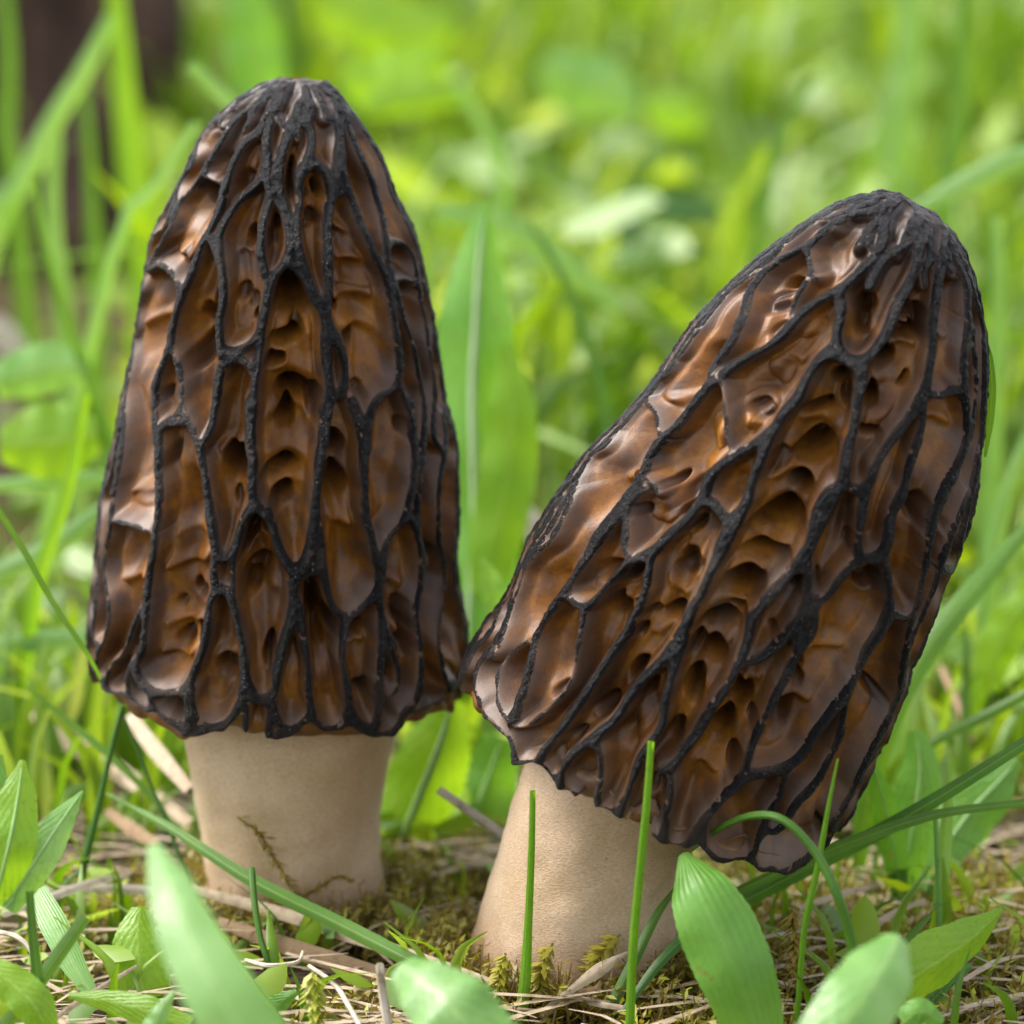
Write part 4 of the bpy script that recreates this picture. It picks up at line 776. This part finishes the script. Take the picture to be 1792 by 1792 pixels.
straw('beige straw lying on the moss below the right leafy plant', [(1500,1640,.3),(1560,1600,.4),(1620,1575,.5)], [8,12,8], 'straw')
straw('brown tan stem slanting behind the narrow blade at the right edge', [(1648,1170,1.5),(1675,1230,1.3),(1700,1300,1.)], [14,16,12], 'straw_brown', False)
straw('pale straw tip showing just right of the leaning cap rim', [(1470,1410,.9),(1500,1385,1.),(1530,1365,1.1)], [20,26,12], 'straw_pale')
straw('curved dry straw near the lower left corner', [(-5,1630,.6),(30,1640,.6),(55,1665,.5),(60,1700,.4)], [8,10,9,6], 'straw_pale', False)
straw('tan straw crossing the dark soil beside the oval leaf at left', [(85,1790,.4),(150,1745,.45),(215,1705,.5),(240,1690,.5)], [9,11,9,5], 'straw')
straw('blurred straw behind the stem of the tall morel at left', [(225,1250,1.6),(270,1310,1.4),(330,1380,1.2)], [22,30,20], 'straw')
straw('reddish blunt straw lying above the big pale leaf', [(185,1418,.7),(230,1450,.65),(275,1480,.6)], [14,26,16], 'straw_brown')

V, F = [], []
for i in range(1500):
    x, y = rs.uniform(-6.5, 6.5), rs.uniform(-3.8, 7)
    if i < 500:
        cx, cy, r0 = ((mL.location.x, YL, .9), (mR.location.x, YR, .98))[i % 2]; an = rs.rand()*6.28; rr = r0+abs(rs.normal(0, .25)); x, y = cx+math.cos(an)*rr, cy+math.sin(an)*rr
    c = np.array([x, y, float(ground_h(np.array([x]), np.array([y]))[0])-.06+rs.rand()*.06]); r_ = rs.uniform(.02, .085)*np.array([1, rs.uniform(.6, 1.2), rs.uniform(.5, .9)])
    k = np.array([(1, 0, 0), (0, 1, 0), (-1, 0, 0), (0, -1, 0), (0, 0, 1), (0, 0, -1)])*r_*rs.uniform(.7, 1.2, (6, 1)); an = rs.rand()*6.28
    k = k@np.array([[math.cos(an), math.sin(an), 0], [-math.sin(an), math.cos(an), 0], [0, 0, 1]]); n0 = len(V); V += list(c+k)
    F += [(n0+a_, n0+b_, n0+t_) if t_ == 4 else (n0+b_, n0+a_, n0+t_) for a_, b_ in ((0, 1), (1, 2), (2, 3), (3, 0)) for t_ in (4, 5)]
tag(link('soil_crumbs', mesh_np('soil_crumbs', V, F, smooth=False), M['ground']), 'dark crumbs of soil between moss and straw', 'soil', kind='stuff')
def moss_sprig(label, pts, Y, tone, w=9):
    P = catmull(np.array([at(x, y, Y) for x, y in pts]), 40); V, F, T = [], [], []; rs2 = np.random.RandomState(len(label))
    for i in range(0, 40):
        d = P[min(i+1, 39)]-P[max(i-1, 0)]; d /= np.linalg.norm(d); sprig(V, F, T, P[i], d, .05, tone, rs2, 3, cm(w, P[i])*(1.3-.5*abs(i/39-.4)))
    return tag(link('moss_sprig', mesh_np('moss_sprig', V, F, {'tone': np.clip(T, 0, 1)}), M['moss']), label, 'moss sprig')
moss_sprig('brown drooping moss sprig in front of the tall morel stem', [(415,1430),(455,1460),(485,1510),(510,1555),(540,1580)], -.2, .3, 18)
moss_sprig('small sideways moss sprig at the foot of the tall morel stem', [(520,1575),(555,1555),(590,1535),(612,1540)], -.25, .35, 12)
moss_sprig('bright green moss sprig standing at the bottom beside the white straw', [(545,1698),(550,1740),(556,1800)], -3.2, 1.0, 24)
moss_sprig('olive moss sprig left of the cut blade at the leaning stem', [(885,1668),(875,1710),(878,1760)], -2.2, .7, 22)
moss_sprig('olive moss sprig right of the cut blade at the leaning stem', [(968,1650),(950,1690),(942,1740)], -2.1, .6, 22)
moss_sprig('dark moss sprig climbing the right side of the leaning stem', [(1086,1635),(1055,1665),(1030,1700)], -2.0, .55, 24)
moss_sprig('reddish brown upright moss sprig under the arching blade', [(1385,1590),(1390,1640),(1395,1700)], -2.2, .22, 22)
moss_sprig('yellow moss tuft between the two stems on the soil', [(790,1585),(785,1630),(780,1680)], -.2, .6, 26)

# ------------------------------------------------------------------ the blurred meadow: blades, leaves and the stump one can still tell apart
def bg_blade(label, pts, w, mat, Y, **k): blade(label, pts, w, mat, Y=Y, group='blurred blades in the meadow behind', **k)
bg_blade('broad bright blurred blade standing straight up in the top left', [(200,-30),(212,100),(222,220),(236,350),(250,470)], [30,46,50,46,36], 'lime', 18)
bg_blade('pale blurred blade crossing diagonally before the dark stump at top left', [(196,30),(150,120),(95,210),(40,320),(-20,430)], [26,40,44,44,40], 'mint', 15)
bg_blade('thin blurred blade bent at its top and sweeping down to the tall morel', [(60,304),(72,400),(98,500),(140,620),(185,745),(215,850)], [10,18,22,22,20,16], 'green', 8)
bg_blade('mint blurred upright blade below the diagonal one at left', [(98,240),(92,330),(95,420),(112,560)], [20,34,34,24], 'mint', 14)
bg_blade('blurred narrow blade between the two broad ones at top left', [(145,140),(155,240),(160,340),(165,430)], [16,24,26,22], 'green', 17)
bg_blade('stubby pale blurred blade tip pointing left beside the tall cap', [(330,112),(370,150),(410,190),(470,260)], [24,26,22,18], 'mint', 11, root=False)
bg_blade('pale blurred blade sloping behind the tall cap on its left', [(345,215),(300,285),(255,350),(200,440)], [16,22,24,20], 'mint', 10)
bg_blade('blurred green blade along the far left edge at the top', [(8,-20),(16,110),(10,230),(25,330)], [20,34,36,30], 'green', 20)
bg_blade('dark thin blurred arching blade right of the tall lance leaf', [(925,390),(965,450),(1005,530),(1035,620),(1062,735),(1075,840)], [8,18,22,22,20,16], 'dark', 9)
bg_blade('pale blurred band of grass arching from the lance leaf to the right', [(760,372),(850,385),(930,420),(1010,480),(1090,545)], [30,40,42,38,20], 'mint', 12, root=False)
bg_blade('dull blurred blade with a rounded tip above the leaning cap', [(1420,135),(1385,200),(1350,290),(1330,400),(1320,500)], [14,24,22,18,14], 'green', 14)
bg_blade('pale blurred blade entering from the right edge above the leaning cap', [(1810,268),(1740,295),(1670,330),(1600,370)], [40,44,36,18], 'mint', 10, root=False)
bg_blade('tall blurred blade standing at the upper right', [(1690,-30),(1688,80),(1680,190),(1660,300),(1650,420)], [30,36,36,30,24], 'green', 16)
bg_blade('wide pale blurred blade hanging at the top right', [(1592,-40),(1590,40),(1586,120),(1570,220)], [50,62,52,30], 'mint', 26)
bg_blade('long blurred blade rising between the caps towards the top', [(800,150),(850,230),(880,320),(870,420),(860,540)], [16,26,30,28,22], 'mint', 18)
bg_blade('blurred blade forming a V at the top centre', [(885,180),(880,260),(876,340),(868,430)], [14,24,26,22], 'green', 19)
bg_blade('blurred slim blade leaning right just behind the leaning cap', [(1545,210),(1500,320),(1470,430),(1450,520)], [14,22,24,20], 'lime', 20)
bg_blade('blurred pale green vertical blade right of the leaning cap tip', [(1745,380),(1748,480),(1746,600),(1740,720)], [20,32,34,26], 'mint', 9)
bg_blade('white green blurred blade lying level at the left edge below the middle', [(-20,1130,5),(60,1122,5),(150,1118,5),(230,1130,5)], [30,40,36,16], 'mint', 5, root=False)
bg_blade('pale blurred blade rising right at the left edge beside the tall cap', [(-20,1010,6),(60,975,6),(130,930,6),(190,880,6)], [34,42,40,20], 'mint', 6, root=False)
bg_blade('blurred lime blade rising beside the yellow leaf at left', [(150,690),(130,800),(105,900),(60,1050)], [18,26,28,22], 'lime', 5)
bg_blade('faint level blurred blade passing left behind the tall cap', [(-20,850,7),(70,845,7),(180,838,7),(260,835,7)], [22,30,30,16], 'mint', 7, root=False)
bg_blade('bright blurred blade leaning left low at the right edge', [(1800,760),(1770,840),(1745,930),(1730,1040)], [20,34,34,24], 'mint', 6)
bg_blade('blurred lime blade sloping up at the right edge middle', [(1800,1010),(1770,1080),(1735,1160),(1700,1240)], [22,36,34,24], 'lime', 4.5)
bg_blade('broad grey green blurred leaf blade along the right of the leaning rim', [(1650,1060),(1630,1120),(1605,1190),(1580,1270)], [16,36,44,30], 'mint', 3.2)
def bg_leaf(label, pts, w, mat, Y, **k): leaf(label, pts, w, mat, Y=Y, rib=False, **k)
bg_leaf('glowing yellow blurred leaf right of the tall cap tip', [(600,130),(660,150),(720,140),(770,100)], [40,110,120,60], 'leaf_lime', 20)
bg_leaf('second yellow blurred leaf lobe just under the first', [(640,190),(700,175),(760,165),(820,165)], [30,60,70,30], 'leaf_lime', 19)
bg_leaf('soft mint blurred leaf patch at the top centre right', [(950,110),(1000,140),(1060,160),(1110,200)], [50,120,110,40], 'leaf_mint', 26)
bg_leaf('broad blurred green leaf at the top left of centre', [(430,-30),(440,50),(450,130),(460,220)], [50,100,100,60], 'leaf', 22)
bg_leaf('blurred lime leaf high above the gap between the caps', [(560,10),(640,40),(720,60),(790,40)], [40,110,110,50], 'leaf_lime', 30)
bg_leaf('yellow round blurred leaf at the left edge beside the tall cap', [(0,780),(50,775),(110,770),(170,760)], [60,130,140,60], 'leaf_lime', 6.5)
bg_leaf('pale mint blurred leaf above the yellow one at the left edge', [(-10,670),(40,655),(100,640),(150,650)], [60,90,90,30], 'leaf_mint', 8)
bg_leaf('pale pinkish dry leaf lying blurred between the caps', [(965,655,17),(985,690,17),(1015,715,17),(1050,745,17)], [20,46,54,20], 'straw_pale', 17, name='dry_leaf', cat='dry leaf')
bg_leaf('second pale dry leaf lying blurred near the leaning cap flank', [(900,880,7),(930,920,7),(950,960,7)], [30,50,30], 'straw_pale', 7, name='dry_leaf', cat='dry leaf')
bg_leaf('pale dry leaf blurred at the left edge above the mint leaf', [(-20,560,17),(15,600,17),(40,640,17)], [40,56,30], 'straw_pale', 17, name='dry_leaf', cat='dry leaf')
bg_leaf('yellow blurred leaf at the right edge level with the leaning rim', [(1810,1040),(1770,1090),(1740,1150),(1735,1210)], [50,80,70,30], 'leaf_lime', 4)
bg_leaf('yellow blurred leaf spot above the leaning cap shoulder', [(1130,190),(1180,200),(1230,215)], [40,80,40], 'leaf_lime', 28)

# dark stump far behind at the upper left
rsb = np.random.RandomState(9); n, k = 40, 60
a = np.arange(k)/k*2*math.pi; zz = np.linspace(-.5, 9, n)
c = at(140, 330, 46)*np.array([1, 1, 0])
g = np.stack(np.broadcast_arrays(np.cos(a)[None, :], np.sin(a)[None, :], zz[:, None]), -1).reshape(-1, 3)
rad = (2.7-.1*g[:, 2])*(1+.38*vnoise(g*np.array([1.6, 1.6, .16]), 1.5, 41)+.14*vnoise(g*np.array([3, 3, .25]), 2, 42))
V = np.stack([g[:, 0]*rad, g[:, 1]*rad*.7, g[:, 2]+.9*vnoise(g, 1.5, 43)*(g[:, 2] > 8)], -1)
V = np.vstack([V, [[0, 0, 8.4]]]); Fq = grid_faces(n, k, True); top = (n-1)*k
Fq = np.vstack([Fq, [(top+i, top+(i+1) % k, n*k, n*k) for i in range(k)]])
me = bpy.data.meshes.new('tree_stump'); me.from_pydata(V.tolist(), [], [tuple(dict.fromkeys(f)) for f in Fq.tolist()]); me.shade_smooth()
st = link('tree_stump', me, M['bark']); st.location = c
tag(st, 'dark brown weathered stump blurred behind the grass at the upper left', 'stump')
